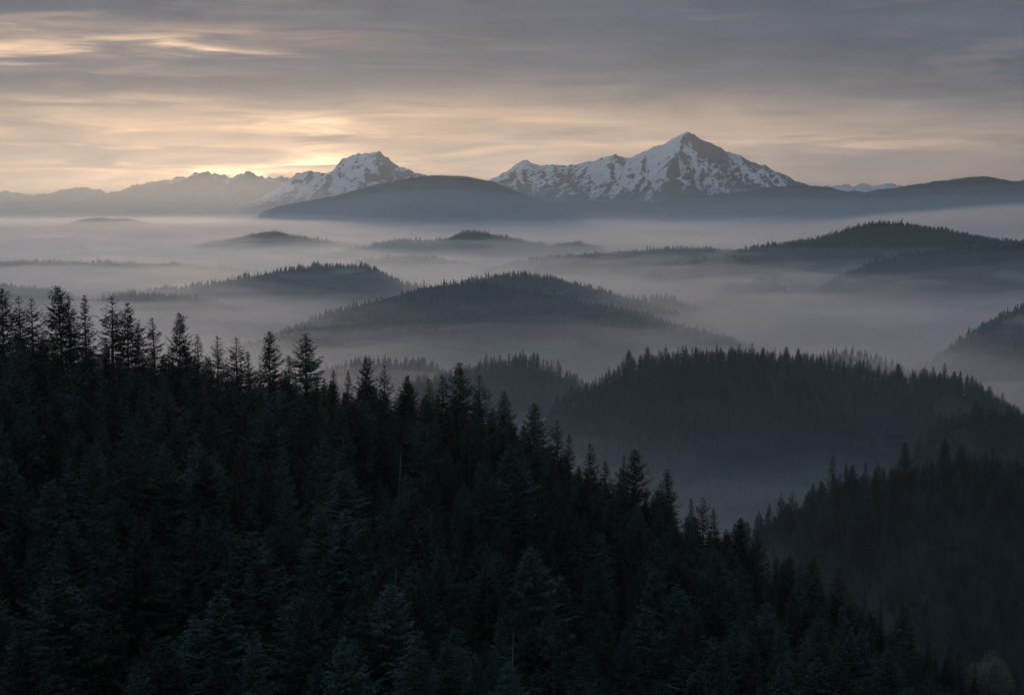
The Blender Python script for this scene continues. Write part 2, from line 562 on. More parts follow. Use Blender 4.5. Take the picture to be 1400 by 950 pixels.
hill('left_ridge', 'wooded_ridge', 'long low wooded ridge above the fog at left, ending in a blunt tree line',
     [(60, 430), (125, 402), (160, 394), (200, 391), (260, 388), (310, 380), (350, 370), (400, 362), (440, 360), (480, 361), (512, 362), (522, 372), (545, 380), (620, 400)],
     4250, 420, 500, tree_h=15, noise=8, lam=350, seed=13)
hill('left_front', 'wooded_rise', 'lower wooded rise in front of the long left ridge',
     [(60, 440), (120, 408), (150, 398), (180, 395), (230, 398), (280, 404), (330, 415), (400, 440)],
     3950, 350, 300, tree_h=15, noise=8, lam=300, seed=23)
hill('left_low', 'misty_rise', 'faint low rise in fog at the left edge',
     [(-200, 400), (-80, 380), (0, 383), (30, 388), (60, 390), (100, 402), (160, 430)],
     4100, 400, 400, tree_h=15, noise=8, lam=300, seed=14)
hill('islet', 'wooded_knoll', 'small tree covered knoll poking out of fog in the middle of the valley',
     [(930, 420), (980, 394), (1005, 386), (1030, 381), (1050, 379), (1070, 385), (1090, 398), (1130, 420)],
     4500, 300, 300, tree_h=22, noise=8, lam=260, seed=15)
hill('right_front', 'wooded_hill', 'dark wooded flank at right in front of the broad misty hill',
     [(1080, 420), (1110, 396), (1130, 380), (1150, 372), (1180, 357), (1230, 345), (1300, 336), (1400, 330), (1500, 325), (1700, 330)],
     4500, 700, 500, tree_h=15, noise=9, lam=420, seed=16)
hill('right_big', 'broad_hill', 'broad misty hill at right, its rounded top near the foothills',
     [(880, 372), (950, 348), (1010, 337), (1060, 330), (1110, 323), (1150, 312), (1180, 303), (1205, 300), (1240, 305), (1290, 311), (1330, 320), (1370, 324), (1420, 326), (1600, 318)],
     5400, 1100, 700, tree_h=15, noise=12, lam=560, seed=17)
hill('mid_right', 'wooded_hill', 'long low hill in fog between the central dome and the broad right hill',
     [(640, 375), (700, 357), (740, 350), (800, 343), (850, 339), (900, 336), (960, 336), (1020, 340), (1080, 350), (1160, 375)],
     5600, 600, 600, tree_h=15, noise=10, lam=480, seed=18)
hill('left_strip', 'misty_plateau', 'flat grey plateau under thin fog at the left edge',
     [(-300, 352), (0, 353), (120, 354), (230, 358), (320, 362), (400, 375), (480, 400)],
     5600, 500, 500, tree_h=15, noise=6, lam=700, seed=19)
hill('mid_low', 'misty_rise', 'low misty rise behind the blunt end of the long left ridge',
     [(420, 375), (480, 356), (520, 350), (560, 347), (600, 350), (640, 358), (700, 375)],
     6000, 400, 400, tree_h=15, noise=8, lam=350, seed=20)
hill('centre_chain', 'wooded_ridge', 'chain of small wooded summits in the middle distance, left of centre',
     [(430, 350), (480, 337), (510, 333), (540, 325), (560, 324), (590, 327), (622, 325), (630, 316), (650, 314), (670, 317), (700, 323), (730, 330), (755, 333), (770, 329), (790, 328), (805, 332), (820, 338), (870, 350)],
     7200, 600, 500, tree_h=15, noise=9, lam=420, seed=21)
hill('left_dome', 'wooded_knoll', 'small dark dome with long tails standing in far fog left of centre',
     [(220, 346), (270, 333), (320, 325), (340, 320), (355, 315), (370, 313), (385, 314), (398, 320), (430, 324), (460, 330), (500, 337), (560, 350)],
     8200, 600, 600, tree_h=15, noise=9, lam=500, seed=22)
hill('lens', 'far_islet', 'flat grey islet of forest in the far fog at left',
     [(50, 322), (80, 308), (98, 301), (112, 297), (135, 295.5), (152, 297), (170, 296.5), (186, 299), (204, 303), (235, 316)],
     11200, 500, 500, tree_h=11, noise=10, lam=600, seed=24)
hill('foot_dome', 'forested_foothill', 'large dark dome of foothill in front of the gap between the snowy peaks',
     [(250, 330), (320, 305), (345, 297), (370, 289), (400, 281), (440, 272), (480, 262), (520, 250), (560, 241), (600, 238), (640, 241), (665, 247), (700, 257), (730, 268), (780, 285), (850, 310)],
     14500, 3200, 2500, tree_h=14, noise=40, lam=1100, res=160, seed=25, bend=200)
hill('foot_mid', 'forested_foothill', 'dark foothill band directly below the tallest snowy peak',
     [(560, 320), (640, 298), (700, 283), (750, 276), (800, 276), (850, 278), (900, 277), (950, 270), (1000, 263), (1050, 258), (1090, 254), (1120, 256), (1150, 263), (1180, 272), (1230, 288), (1300, 310)],
     15500, 3400, 2500, tree_h=14, noise=42, lam=1100, res=160, seed=26, bend=200)
hill('foot_right', 'forested_foothill', 'long dark foothill running off the right edge',
     [(1080, 315), (1150, 285), (1190, 270), (1215, 259), (1240, 251), (1270, 249), (1310, 247), (1340, 242), (1355, 244), (1380, 248), (1400, 244), (1440, 238), (1520, 240), (1650, 250), (1900, 270)],
     15000, 3400, 2500, tree_h=14, noise=40, lam=1100, res=160, seed=27, bend=200)


# ------------------------------------------------------------------ mountains
def blur(a, n):
    for _ in range(n):
        p = np.pad(a, 1, mode='edge')
        a = (p[:-2, 1:-1] + p[2:, 1:-1] + p[1:-1, :-2] + p[1:-1, 2:] + 2 * p[1:-1, 1:-1]) / 6
    return a


def erode(Z, dx, dy, seed, amount):
    """water running down the face cuts a branching net of gullies; returns how much water passed"""
    r = np.random.default_rng(seed)
    h, w = Z.shape
    total = np.zeros_like(Z)
    for batch in range(9):
        gy, gx = np.gradient(blur(Z, 1))
        gy /= dy; gx /= dx
        n = 16000
        px = r.uniform(1, w - 2, n); py = r.uniform(1, h - 2, n); vx = np.zeros(n); vy = np.zeros(n)
        W = np.zeros(h * w)
        for step in range(110):
            ix = px.astype(int); iy = py.astype(int)
            W += np.bincount(iy * w + ix, minlength=h * w)
            sx, sy = -gx[iy, ix], -gy[iy, ix]
            vx = 0.55 * vx + sx; vy = 0.55 * vy + sy
            q = np.hypot(vx, vy) + 1e-9
            px = np.clip(px + vx / q, 1, w - 2); py = np.clip(py + vy / q, 1, h - 2)
        W = blur(W.reshape(h, w), 1)
        total += W
        sl = np.hypot(gx, gy)
        Z -= amount * np.clip(np.sqrt(W / 12.0), 0, 2.6) * np.clip(sl, 0, 0.9) * 4.2
        Z[:] = 0.90 * Z + 0.10 * blur(Z, 1)
    return total


class Mountain:
    def __init__(s, name, label, pts, Y, front, back, spurs=(), rock=(), snow_px=276, snow_amt=0.5, res=(360, 220), seed=1, rough=1.0, base=-420, jag=30, erosion=1.0):
        P = np.array([at(px, py, Y) for px, py in pts]); xs, zs = P[:, 0], P[:, 2]
        def prof(x): return np.interp(x, xs, zs)
        x0, x1 = xs[0], xs[-1]
        gx = np.linspace(x0, x1, res[0])
        t = np.concatenate([np.linspace(1, 0, res[1]) ** 1.15 * -front, np.linspace(0, back, res[1] // 4)[1:]])
        X, D = np.meshgrid(gx, t)
        tt = np.clip(np.where(D < 0, -D / front, D / back), 0, 1)
        wob = fbm(X / 1800, D / 1800, seed + 3, 3)
        lat = np.clip(tt * 3, 0, 1)
        Pz = prof(X + 500 * wob * lat)
        Pz = Pz * (1 - lat) + (0.5 * Pz + 0.25 * prof(X + 500 * wob * lat + 700 * tt) + 0.25 * prof(X + 500 * wob * lat - 700 * tt)) * lat
        crestz = prof(X) + jag * (1.5 * ridged(X / 330, X * 0 + 3.3, seed + 5, 5, 0.62) - 2.0)
        Pz = np.where(tt < 0.02, crestz, Pz)
        fall = (1 - tt) ** 1.55
        Z = base + (Pz - base) * fall
        # spurs: narrow ridges running down the face from crest points
        S = np.full_like(Z, -1e9)
        for (pa, pb, drop, w) in spurs:
            xa = at(pa, 200, Y)[0]; xb = at(pb, 200, Y)[0]
            cx = xa + (xb - xa) * np.clip(tt / 0.75, 0, 1.4) + 90 * fbm(tt * 5, tt * 0 + pa, seed + 7, 3)
            top = prof(np.array([xa]))[0]
            line = base + (top - base) * (1 - tt) ** drop
            S = np.maximum(S, line - np.abs(X - cx) * w - 40 * tt)
        k = 55.0
        if spurs: Z = np.maximum(Z, S) + k * np.exp(-np.abs(Z - S) / k) * 0.35 * np.clip(tt * 8, 0, 1)
        A = rough * np.clip(tt * 6, 0.0, 1) * np.clip((Pz - base) / 1400, 0.25, 1)
        wx = X + 160 * fbm(X / 500, D / 500, seed + 11, 3)
        r1 = ridged(wx / 700, D / 1300, seed + 13, 5, 0.5)
        Z = Z + A * (150 * (r1 - 1.05) + 26 * fbm(X / 130, D / 130, seed + 18, 4))
        lim = prof(X) + jag * (1.5 * ridged(X / 330, X * 0 + 3.3, seed + 5, 5, 0.62) - 2.0)
        Z = np.minimum(Z, lim - 0.10 * np.abs(D) * (D < 0))
        flow = erode(Z, X[0, 1] - X[0, 0], front / res[1], seed, erosion)
        # nothing on the face may stand above the outline of the crest
        Z = np.minimum(Z, lim - 0.06 * np.abs(D) * (D < 0))
        gy, gxx = np.gradient(Z, t, gx)
        slope = np.hypot(gy, gxx)
        lap = blur(Z, 3) - Z                        # above zero in gullies, below on ribs
        zs_lim = at(700, snow_px, Y)[2]
        low = np.clip((Z - zs_lim) / 240, -1.2, 1)
        gl = np.clip(lap / 9.0, -1, 1)
        pk = gx[int(np.argmax(prof(gx)))]
        fan = (X - pk) / (0.40 + tt)
        streak = fbm(fan / 120 + 0.4 * wob, tt * 7.0, seed + 37, 5, 0.72)
        snow = snow_amt + 0.34 * low - 0.50 * (slope - 0.62) + 0.22 * gl + np.clip(blur(gxx, 4) * 0.80, -0.50, 0.30) + 0.17 * streak + 0.12 * fbm(fan / 420 + 3, tt * 2.2, seed + 57, 3) + 0.06 * fbm(X / 900, D / 900, seed + 23, 2)
        # bare faces: (px centre, depth 0..1, half width px, half depth, amount)
        pxs = 700 + X / Y * F * 1.0
        for (c, dd, hw, hd, am) in rock:
            q = ((pxs - c - 0) / hw) ** 2 + ((tt - dd) / hd) ** 2
            snow = snow - am * np.exp(-q) * (1 + 0.8 * streak)
        Y_ = Y + D
        Z[0, :] = base - 60
        s.obj = link(name, grid_mesh(name, X, Y_, Z, [M_ALPINE], {'snow': snow}))
        tag(s.obj, label, kind='structure')


Mountain('snowy_peak', 'tallest snow streaked rocky peak, right of centre',
         [(540, 290), (600, 275), (640, 258), (672, 245), (690, 236), (703, 225), (718, 219), (730, 223), (745, 226), (775, 225), (800, 222), (815, 219), (832, 212), (842, 211), (852, 215), (865, 214), (880, 208), (895, 201), (912, 194), (925, 187), (932, 183), (940, 178.5), (948, 184), (958, 190), (970, 195), (980, 200), (990, 205), (1003, 208), (1012, 211), (1020, 219), (1035, 224), (1046, 224), (1055, 231), (1070, 238), (1090, 247), (1110, 256), (1150, 272), (1250, 300)],
         26000, 4200, 2800,
         spurs=[(940, 868, 1.12, 0.62), (940, 1000, 1.45, 0.60), (885, 838, 1.35, 0.6), (840, 800, 1.35, 0.6), (720, 700, 1.4, 0.6), (1010, 1040, 1.3, 0.6), (1046, 1085, 1.3, 0.6), (780, 760, 1.5, 0.6), (928, 925, 1.7, .55)],
         rock=[(966, 0.16, 24, 0.20, 0.42), (950, 0.05, 12, 0.06, 0.25), (775, 0.20, 24, 0.22, 0.45), (842, 0.02, 16, 0.05, 0.5), (1050, 0.06, 22, 0.08, 0.40), (1000, 0.42, 36, 0.10, 0.35), (690, 0.25, 18, 0.2, 0.3),
               (905, 0.33, 9, 0.18, 0.35), (825, 0.56, 130, 0.09, 0.28), (1100, 0.25, 30, 0.2, 0.35), (735, 0.4, 18, 0.1, 0.3),
               (722, 0.10, 16, 0.14, -0.30), (892, 0.15, 44, 0.13, -0.34), (862, 0.38, 38, 0.11, -0.28), (935, 0.34, 20, 0.12, -0.34), (1035, 0.28, 34, 0.10, -0.22), (1005, 0.10, 10, 0.10, -0.2), (755, 0.42, 22, 0.08, -0.2)],
         snow_px=268, snow_amt=0.32, res=(560, 320), seed=31, jag=20)
Mountain('snowy_peak', 'rounded snow covered peak beside the glow, left of centre',
         [(330, 285), (370, 262), (392, 245), (402, 240), (412, 235), (422, 232), (430, 236), (440, 238), (452, 236), (460, 230), (465, 221), (471, 214), (482, 210), (492, 211), (500, 208), (515, 206), (522, 209), (530, 215), (540, 223), (555, 231), (575, 238), (600, 246), (660, 262), (740, 285)],
         30000, 4600, 2600,
         spurs=[(515, 500, 1.3, 0.5), (472, 440, 1.25, 0.5), (540, 565, 1.4, 0.5), (422, 405, 1.4, 0.6)],
         rock=[(468, 0.05, 10, 0.07, 0.75), (512, 0.06, 24, 0.05, 0.55), (422, .06, 16, .08, .5), (535, .2, 14, .12, .4), (455, .25, 20, .1, .3)],
         snow_px=262, snow_amt=0.55, res=(360, 220), seed=32, rough=0.8)
Mountain('mountain_range', 'long hazy mountain range at left under the brightest sky',
         [(-150, 275), (-60, 272), (20, 271), (62, 266), (90, 259), (112, 254), (125, 256), (148, 264), (170, 258), (200, 250), (216, 247), (232, 246), (242, 243), (256, 240), (268, 236), (278, 233), (290, 237), (304, 239), (318, 241), (330, 237), (340, 235), (352, 239), (362, 243), (375, 242), (386, 242), (400, 246), (440, 256), (520, 275)],
         44000, 6500, 3000,
         spurs=[(112, 80, 1.3, 0.5), (278, 250, 1.2, 0.5), (340, 330, 1.2, 0.5), (232, 200, 1.3, 0.5)],
         snow_px=258, snow_amt=-0.10, res=(520, 200), seed=33, jag=55)
Mountain('far_mountain_range', 'faintest mountains at the left edge, lowest on the horizon',
         [(-300, 262), (-120, 258), (-40, 262), (-10, 264), (8, 261), (20, 263), (40, 266), (55, 267), (75, 264), (100, 268), (160, 274), (240, 285)],
         52000, 6000, 3000, snow_px=262, snow_amt=0.35, res=(260, 120), seed=34)
Mountain('snowy_ridge', 'low snow patched ridge right of the tallest peak',
         [(1040, 280), (1090, 262), (1110, 256), (1130, 254), (1150, 254), (1170, 252), (1200, 250), (1220, 252), (1250, 256), (1300, 262), (1400, 275)],
         21500, 3200, 2200,
         spurs=[(1130, 1115, 1.3, 0.5), (1165, 1160, 1.3, 0.5), (1205, 1185, 1.2, 0.5)],
         snow_px=268, snow_amt=0.62, res=(260, 140), seed=35, rough=1.1)


# ------------------------------------------------------------------ trees
def conifer(seed, Hh=25.0, rmax=5.2, crown_from=0.16, step=0.62, per=6, twig=0.34, droop=0.35, width=0.20, open_=0.0, skew=0.0):
    """one conifer: returns crown arrays and trunk arrays. Crown: branches in loose whorls, each a spine with side twigs."""
    r = np.random.default_rng(seed)
    V, Fc, T = [], [], []
    def quad(p, q, side, w, t0, t1):
        """pointed leaf-like quad from p to q"""
        n = len(V)
        m = p * 0.6 + q * 0.4
        V.extend([p, m + side * w, q, m - side * w]); T.extend([t0, (t0 + t1) / 2, t1, (t0 + t1) / 2])
        Fc.append((n, n + 1, n + 2, n + 3))
    z0 = Hh * crown_from
    z = z0
    bias = r.uniform(0, 2 * pi)
    while z < Hh - 0.35:
        t = (z - z0) / (Hh - z0)
        R = rmax * ((1 - t) ** 0.74) * (0.62 + 0.38 * min(1, t / 0.18))
        R *= 0.82 + 0.36 * r.random()
        nb = max(3, int(round(per * (0.7 + 0.5 * r.random()) * (1 if t < 0.9 else 0.7))))
        a0 = r.uniform(0, 2 * pi)
        for b in range(nb):
            if r.random() < open_: continue
            a = a0 + 2 * pi * b / nb + r.normal(0, 0.22)
            L = R * r.uniform(0.62, 1.12) * (1 + skew * cos(a - bias))
            if r.random() < 0.07: L *= 1.22
            L = max(L, 0.35)
            zz = z + r.uniform(-0.3, 0.3) * step
            rise = (0.62 * t ** 1.6 + 0.10 - droop * (1 - t) * r.uniform(0.6, 1.3))
            d = np.array([cos(a), sin(a), 0.0]); sd = np.array([-sin(a), cos(a), 0.0])
            def pt(s):
                return d * (L * s) + np.array([0, 0, zz + L * (rise * s - droop * 0.55 * s * (1 - s) * 2 * (1 - t) + 0.22 * s ** 3)])
            ns = max(2, int(L / (twig * 1.25)))
            # spine
            prev = pt(0.06)
            for k in range(1, 4):
                cur = pt(k / 3)
                quad(prev, cur + (cur - prev) * 0.12, np.array([0, 0, 1.0]) * 0.7 + sd * 0.3, width * 0.42, (k - 1) / 3, k / 3)
                prev = cur
            for k in range(ns):
                s = 0.16 + 0.84 * (k + r.random() * 0.6) / ns
                p = pt(s)
                tl = (0.25 + 0.34 * L * (1 - s) + 0.10 * L) * r.uniform(0.6, 1.25)
                tl = min(tl, 1.7)
                for sg in (-1, 1):
                    if r.random() < 0.12: continue
                    fw = r.uniform(0.45, 0.95)
                    dirv = sd * sg * 1.0 + d * fw + np.array([0, 0, r.uniform(-0.42, 0.12)])
                    dirv /= np.linalg.norm(dirv)
                    side = np.cross(dirv, np.array([0, 0, 1.0])) * r.uniform(0.5, 1) + np.array([0, 0, 1.0]) * r.uniform(-0.8, 0.8)
                    side /= np.linalg.norm(side)
                    quad(p, p + dirv * tl, side, width * r.uniform(0.7, 1.2), s * 0.8, min(1, s + 0.35))
                if r.random() < 0.5:   # hanging spray
                    dirv = np.array([r.uniform(-.3, .3), r.uniform(-.3, .3), -1.0])
                    quad(p, p + dirv * tl * 0.5, sd * r.choice([-1, 1]), width * 0.9, s * 0.5, s * 0.6)
        z += step * (0.75 + 0.5 * r.random()) * (1.0 - 0.45 * t)
    # leader
    quad(np.array([0, 0, Hh - 1.4]), np.array([0, 0, Hh]), np.array([1.0, 0, 0]), 0.10, 0.4, 0.6)
    quad(np.array([0, 0, Hh - 1.4]), np.array([0, 0, Hh]), np.array([0, 1.0, 0]), 0.10, 0.4, 0.6)
    # trunk, tapered, slightly crooked
    TV, TF = [], []
    k = 7; rings = 8
    for i in range(rings):
        s = i / (rings - 1)
        rr = 0.36 * (1 - s) ** 0.9 + 0.025
        if i == 0: rr *= 1.35
        ox, oy = 0.10 * sin(s * 5 + seed) * s * (1 - s), 0.10 * cos(s * 4 + seed) * s * (1 - s)
        for j in range(k):
            an = 2 * pi * j / k
            TV.append((ox + rr * cos(an), oy + rr * sin(an), s * (Hh - 0.3) - (3.0 if i == 0 else 0)))
    for i in range(rings - 1):
        for j in range(k):
            TF.append((i * k + j, i * k + (j + 1) % k, (i + 1) * k + (j + 1) % k, (i + 1) * k + j))
    return (np.array(V), np.array(Fc), np.array(T)), (np.array(TV), np.array(TF))


def make_variant(name, **kw):
    (V, Fc, T), (TV, TF) = conifer(**kw)
    crown = mesh_from(name + ' crown', V, Fc, [M_NEEDLE], attrs={'tip': T})
    trunk = mesh_from(name + ' trunk', TV, TF, [M_BARK], smooth=True)
    allV = np.concatenate([V, TV]); allF = np.concatenate([Fc, TF + len(V)])
    mi = np.concatenate([np.zeros(len(Fc)), np.ones(len(TF))])
    whole = mesh_from(name, allV, allF, [M_NEEDLE, M_BARK], matidx=mi, attrs={'tip': np.concatenate([T, np.zeros(len(TV))])})
    return crown, trunk, whole


VARS = {
    'spire': [make_variant('spire fir', seed=s, rmax=5.6, step=1.05, per=6, droop=0.26, open_=0.14, skew=0.14, width=0.17) for s in (101, 102, 103)],
    'broad': [make_variant('broad fir', seed=s, rmax=7.0, step=0.98, per=7, droop=0.36, open_=0.06, skew=0.1, width=0.20) for s in (111, 112, 113)],
    'dense': [make_variant('dense fir', seed=s, rmax=6.4, step=0.72, per=7, droop=0.46, open_=0.02, width=0.24) for s in (121, 122)],
    'old': [make_variant('old fir', seed=s, rmax=6.6, step=1.25, per=6, droop=0.55, open_=0.26, skew=0.30, width=0.22) for s in (161, 162)],
    'slim': [make_variant('slim fir', seed=s, rmax=4.4, step=0.85, per=5, droop=0.30, open_=0.06, width=0.17) for s in (131, 132)],
}
for k_, v_ in VARS.items(): print(k_, [len(a[0].polygons) for a in v_])
MID = [make_variant('mid fir', seed=s, rmax=rm, step=1.5, per=5, droop=0.32, twig=0.9, width=0.5) for s, rm in ((141, 6.0), (142, 4.8), (143, 6.8))]


def far_tree(seed, r0=4.2, Hh=25.0):
    """tree for hills kilometres away: ragged tiers"""
    r = np.random.default_rng(seed)
    V, Fc = [], []
    tiers = 7
    for i in range(tiers):
        s = i / tiers
        zb = Hh * (0.12 + 0.88 * s); zt = min(Hh, zb + Hh * 0.26)
        R = r0 * (1 - s) ** 0.9 * r.uniform(0.8, 1.15)
        n0 = len(V)
        k = 6
        ap = len(V); V.append((0, 0, zt))
        for j in range(k):
            a = 2 * pi * (j + r.random() * 0.5) / k
            q = R * r.uniform(0.55, 1.15)
            V.append((q * cos(a), q * sin(a), zb - r.uniform(0, 1.2)))
        for j in range(k):
            Fc.append((ap, n0 + 1 + j, n0 + 1 + (j + 1) % k))
    V = np.array(V); Fc = np.array(Fc)
    return mesh_from('far fir', V, Fc, [M_NEEDLE], attrs={'tip': np.linspace(0, 0.25, len(V))})


FAR = [far_tree(s, r0) for s, r0 in ((151, 5.4), (152, 4.6), (153, 6.2))]

_src = {}
def source(me):
    """unlinked object that carries a mesh for the scatter nodes"""
    if me.name not in _src: _src[me.name] = bpy.data.objects.new(me.name + ' source', me)
    return _src[me.name]


def scatter(name, pts, scl, rot, meshes, label, var=None, cat='forest'):
    """one forest = one object: tree copies on points"""
    pts = np.asarray(pts, np.float32)
    me = bpy.data.meshes.new(name)
    me.vertices.add(len(pts)); me.vertices.foreach_set('co', pts.ravel())
    if var is None: var = RNG.integers(0, len(meshes), len(pts))
    a = me.attributes.new('size', 'FLOAT', 'POINT'); a.data.foreach_set('value', np.asarray(scl, np.float32))
    a = me.attributes.new('spin', 'FLOAT', 'POINT'); a.data.foreach_set('value', np.asarray(rot, np.float32))
    a = me.attributes.new('girth', 'FLOAT', 'POINT'); a.data.foreach_set('value', RNG.uniform(0.85, 1.45, len(pts)).astype(np.float32))
    a = me.attributes.new('lean', 'FLOAT', 'POINT'); a.data.foreach_set('value', (RNG.normal(0, 0.022, len(pts))).astype(np.float32))
    a = me.attributes.new('variant', 'INT', 'POINT'); a.data.foreach_set('value', np.asarray(var, np.int32))
    o = link(name, me)
    tag(o, label, cat, kind='stuff')
    ng = bpy.data.node_groups.new(name + ' scatter', 'GeometryNodeTree')
    ng.interface.new_socket('Geometry', in_out='INPUT', socket_type='NodeSocketGeometry')
    ng.interface.new_socket('Geometry', in_out='OUTPUT', socket_type='NodeSocketGeometry')
    N = ng.nodes; Lk = ng.links
    gi = N.new('NodeGroupInput'); go = N.new('NodeGroupOutput')
    def attr(nm, ty):
        q = N.new('GeometryNodeInputNamedAttribute'); q.data_type = ty; q.inputs['Name'].default_value = nm
        return q.outputs['Attribute']
    size = attr('size', 'FLOAT'); spin = attr('spin', 'FLOAT'); vr = attr('variant', 'INT')
    cmb = N.new('ShaderNodeCombineXYZ'); Lk.new(spin, cmb.inputs['Z']); Lk.new(attr('lean', 'FLOAT'), cmb.inputs['X'])
    gm = N.new('ShaderNodeMath'); gm.operation = 'MULTIPLY'; Lk.new(size, gm.inputs[0]); Lk.new(attr('girth', 'FLOAT'), gm.inputs[1])
    sc3 = N.new('ShaderNodeCombineXYZ'); Lk.new(gm.outputs[0], sc3.inputs['X']); Lk.new(gm.outputs[0], sc3.inputs['Y']); Lk.new(size, sc3.inputs['Z'])
    join = N.new('GeometryNodeJoinGeometry')
    for i, m in enumerate(meshes):
        oi = N.new('GeometryNodeObjectInfo'); oi.inputs['Object'].default_value = source(m)
        cp = N.new('FunctionNodeCompare'); cp.data_type = 'INT'; cp.operation = 'EQUAL'
        Lk.new(vr, cp.inputs[2]); cp.inputs[3].default_value = i
        ip = N.new('GeometryNodeInstanceOnPoints')
        Lk.new(gi.outputs[0], ip.inputs['Points']); Lk.new(cp.outputs[0], ip.inputs['Selection'])
        Lk.new(oi.outputs['Geometry'], ip.inputs['Instance'])
        Lk.new(cmb.outputs[0], ip.inputs['Rotation'])
        Lk.new(sc3.outputs[0], ip.inputs['Scale'])
        Lk.new(ip.outputs[0], join.inputs[0])
    Lk.new(join.outputs[0], go.inputs[0])
    md = o.modifiers.new('trees', 'NODES'); md.node_group = ng
    return o


def add_tree(name, kind, var, x, y, z, h, rot, label, group, cat='conifer', lean=0.0):
    crown, trunk, _ = VARS[kind][var % len(VARS[kind])]
    e = bpy.data.objects.new(name, None); C.objects.link(e)
    e.empty_display_size = 1.0
    s = h / 25.0
    e.location = (x, y, z); e.rotation_euler = (lean, 0, rot); e.scale = (s * 0.5 + 0.5 * min(s, 1.15), s * 0.5 + 0.5 * min(s, 1.15), s)
    wide = 1.24 + 0.20 * sin(x * 12.9 + y * 7.3)
    e.scale = (e.scale[0] * wide, e.scale[1] * wide * (1 + 0.12 * sin(y * 3.1)), s)
    e.rotation_euler = (0.022 * sin(x * 5.7), 0.022 * sin(y * 4.9), rot)
    tag(e, label, cat, group)
    link('trunk', trunk, e); link('crown', crown, e)
    return e


# --- skyline trees of the near hillside: (px of tip, py of tip, kind, variant, how to tell it)
SKY = [
    (1, 392, 'broad', 0, 'dark fir cut by the left edge of the picture on the skyline'),
    (27, 403, 'spire', 0, 'slender fir, first full tree from the left on the near skyline'),
    (43, 405, 'spire', 1, 'slender fir touching the first full skyline tree at far left'),
    (83, 389, 'broad', 1, 'tallest broad fir at the left end of the near skyline'),
    (94, 402, 'spire', 2, 'fir half hidden against the right side of the tallest left fir'),
    (114, 404, 'slim', 0, 'slim pointed fir between the tallest left fir and a bare spire'),
    (150, 402, 'spire', 0, 'open branched fir standing alone with long level boughs at left'),
    (172, 414, 'broad', 2, 'fir leaning on the open branched one, with boughs sweeping down right'),
    (187, 440, 'slim', 1, 'short fir below the sweeping boughs at left skyline'),
    (211, 432, 'spire', 1, 'small airy fir left of a taller airy one on the skyline'),
    (243, 426, 'broad', 0, 'airy fir with widely spaced curved boughs against pale fog'),
    (271, 457, 'slim', 0, 'narrow short fir right of the airy widely spaced one'),
    (297, 458, 'spire', 2, 'left one of two matching small firs on the skyline'),
    (323, 459, 'spire', 0, 'right one of two matching small firs on the skyline'),
    (341, 480, 'slim', 1, 'stunted fir in the dip before the full rounded fir'),
    (368, 451, 'broad', 1, 'full layered fir, left of the pair under the big central hill'),
    (395, 486, 'slim', 0, 'low fir sunk between the pair under the big central hill'),
    (418, 455, 'broad', 2, 'full layered fir, right of the pair under the big central hill'),
    (458, 505, 'slim', 1, 'thin low spire just right of the full layered pair'),
    (475, 506, 'slim', 0, 'second thin low spire right of the full layered pair'),
    (501, 487, 'broad', 0, 'tall fir left of two in front of the misty treetop row'),
    (526, 497, 'spire', 1, 'narrower fir right of two in front of the misty treetop row'),
    (556, 513, 'dense', 0, 'blunt thick fir before the dip left of the crowned fir'),
    (588, 516, 'spire', 2, 'medium fir, first of the close cluster below the small knoll'),
    (604, 512, 'slim', 0, 'slim fir in the close cluster below the small knoll'),
    (630, 493, 'broad', 1, 'crowned fir, tallest of the cluster below the small knoll'),
    (656, 510, 'spire', 0, 'pointed fir hugging the right side of the crowned one'),
    (689, 535, 'broad', 2, 'isolated conical fir one step down the slope from the cluster'),
    (729, 550, 'broad', 0, 'wide fir with drooping tiers halfway down the skyline slope'),
    (764, 573, 'spire', 1, 'spiky fir standing right of the wide drooping one'),
    (779, 592, 'slim', 1, 'short spike right of the spiky fir on the falling skyline'),
    (804, 605, 'spire', 2, 'small fir in the gap before the close pair on the slope'),
    (827, 630, 'slim', 0, 'lowest small fir just left of the close pair on the slope'),
    (852, 621, 'spire', 0, 'left fir of the close pair over the blue mist'),
    (870, 613, 'broad', 1, 'right and taller fir of the close pair over the blue mist'),
    (913, 641, 'broad', 2, 'dark fir with spread boughs standing alone over the blue mist'),
    (946, 681, 'slim', 1, 'thin fir one step below the lone spread fir'),
    (962, 677, 'spire', 1, 'pointed fir second below the lone spread fir'),
    (978, 695, 'slim', 0, 'short fir third below the lone spread fir'),
    (1010, 707, 'dense', 1, 'conical fir left of the two facing the lower right hill'),
    (1038, 724, 'spire', 2, 'conical fir right of the two facing the lower right hill'),
    (1061, 765, 'slim', 1, 'tiny tip in the dip left of the tall black fir'),
    (1074, 766, 'slim', 0, 'second tiny tip in the dip left of the tall black fir'),
    (1110, 754, 'broad', 0, 'tall black fir near the lower end of the skyline'),
    (1146, 775, 'spire', 0, 'fir with open top right of the tall black one'),
    (1180, 805, 'spire', 1, 'thin fir below the open topped one near the slope end'),
    (1203, 818, 'slim', 1, 'small dark cone between a thin fir and the last big fir'),
    (1236, 822, 'broad', 1, 'last big fir at the lower end of the near skyline'),
    (1271, 866, 'slim', 0, 'low tip right after the last big fir'),
    (1296, 885, 'spire', 2, 'faint fir near the bottom edge left of the pale round tree'),
    (1311, 890, 'slim', 1, 'narrow fir close to the left of the pale round tree'),
    (1334, 912, 'spire', 0, 'lowest fir tip touching the pale round tree at bottom right'),
]
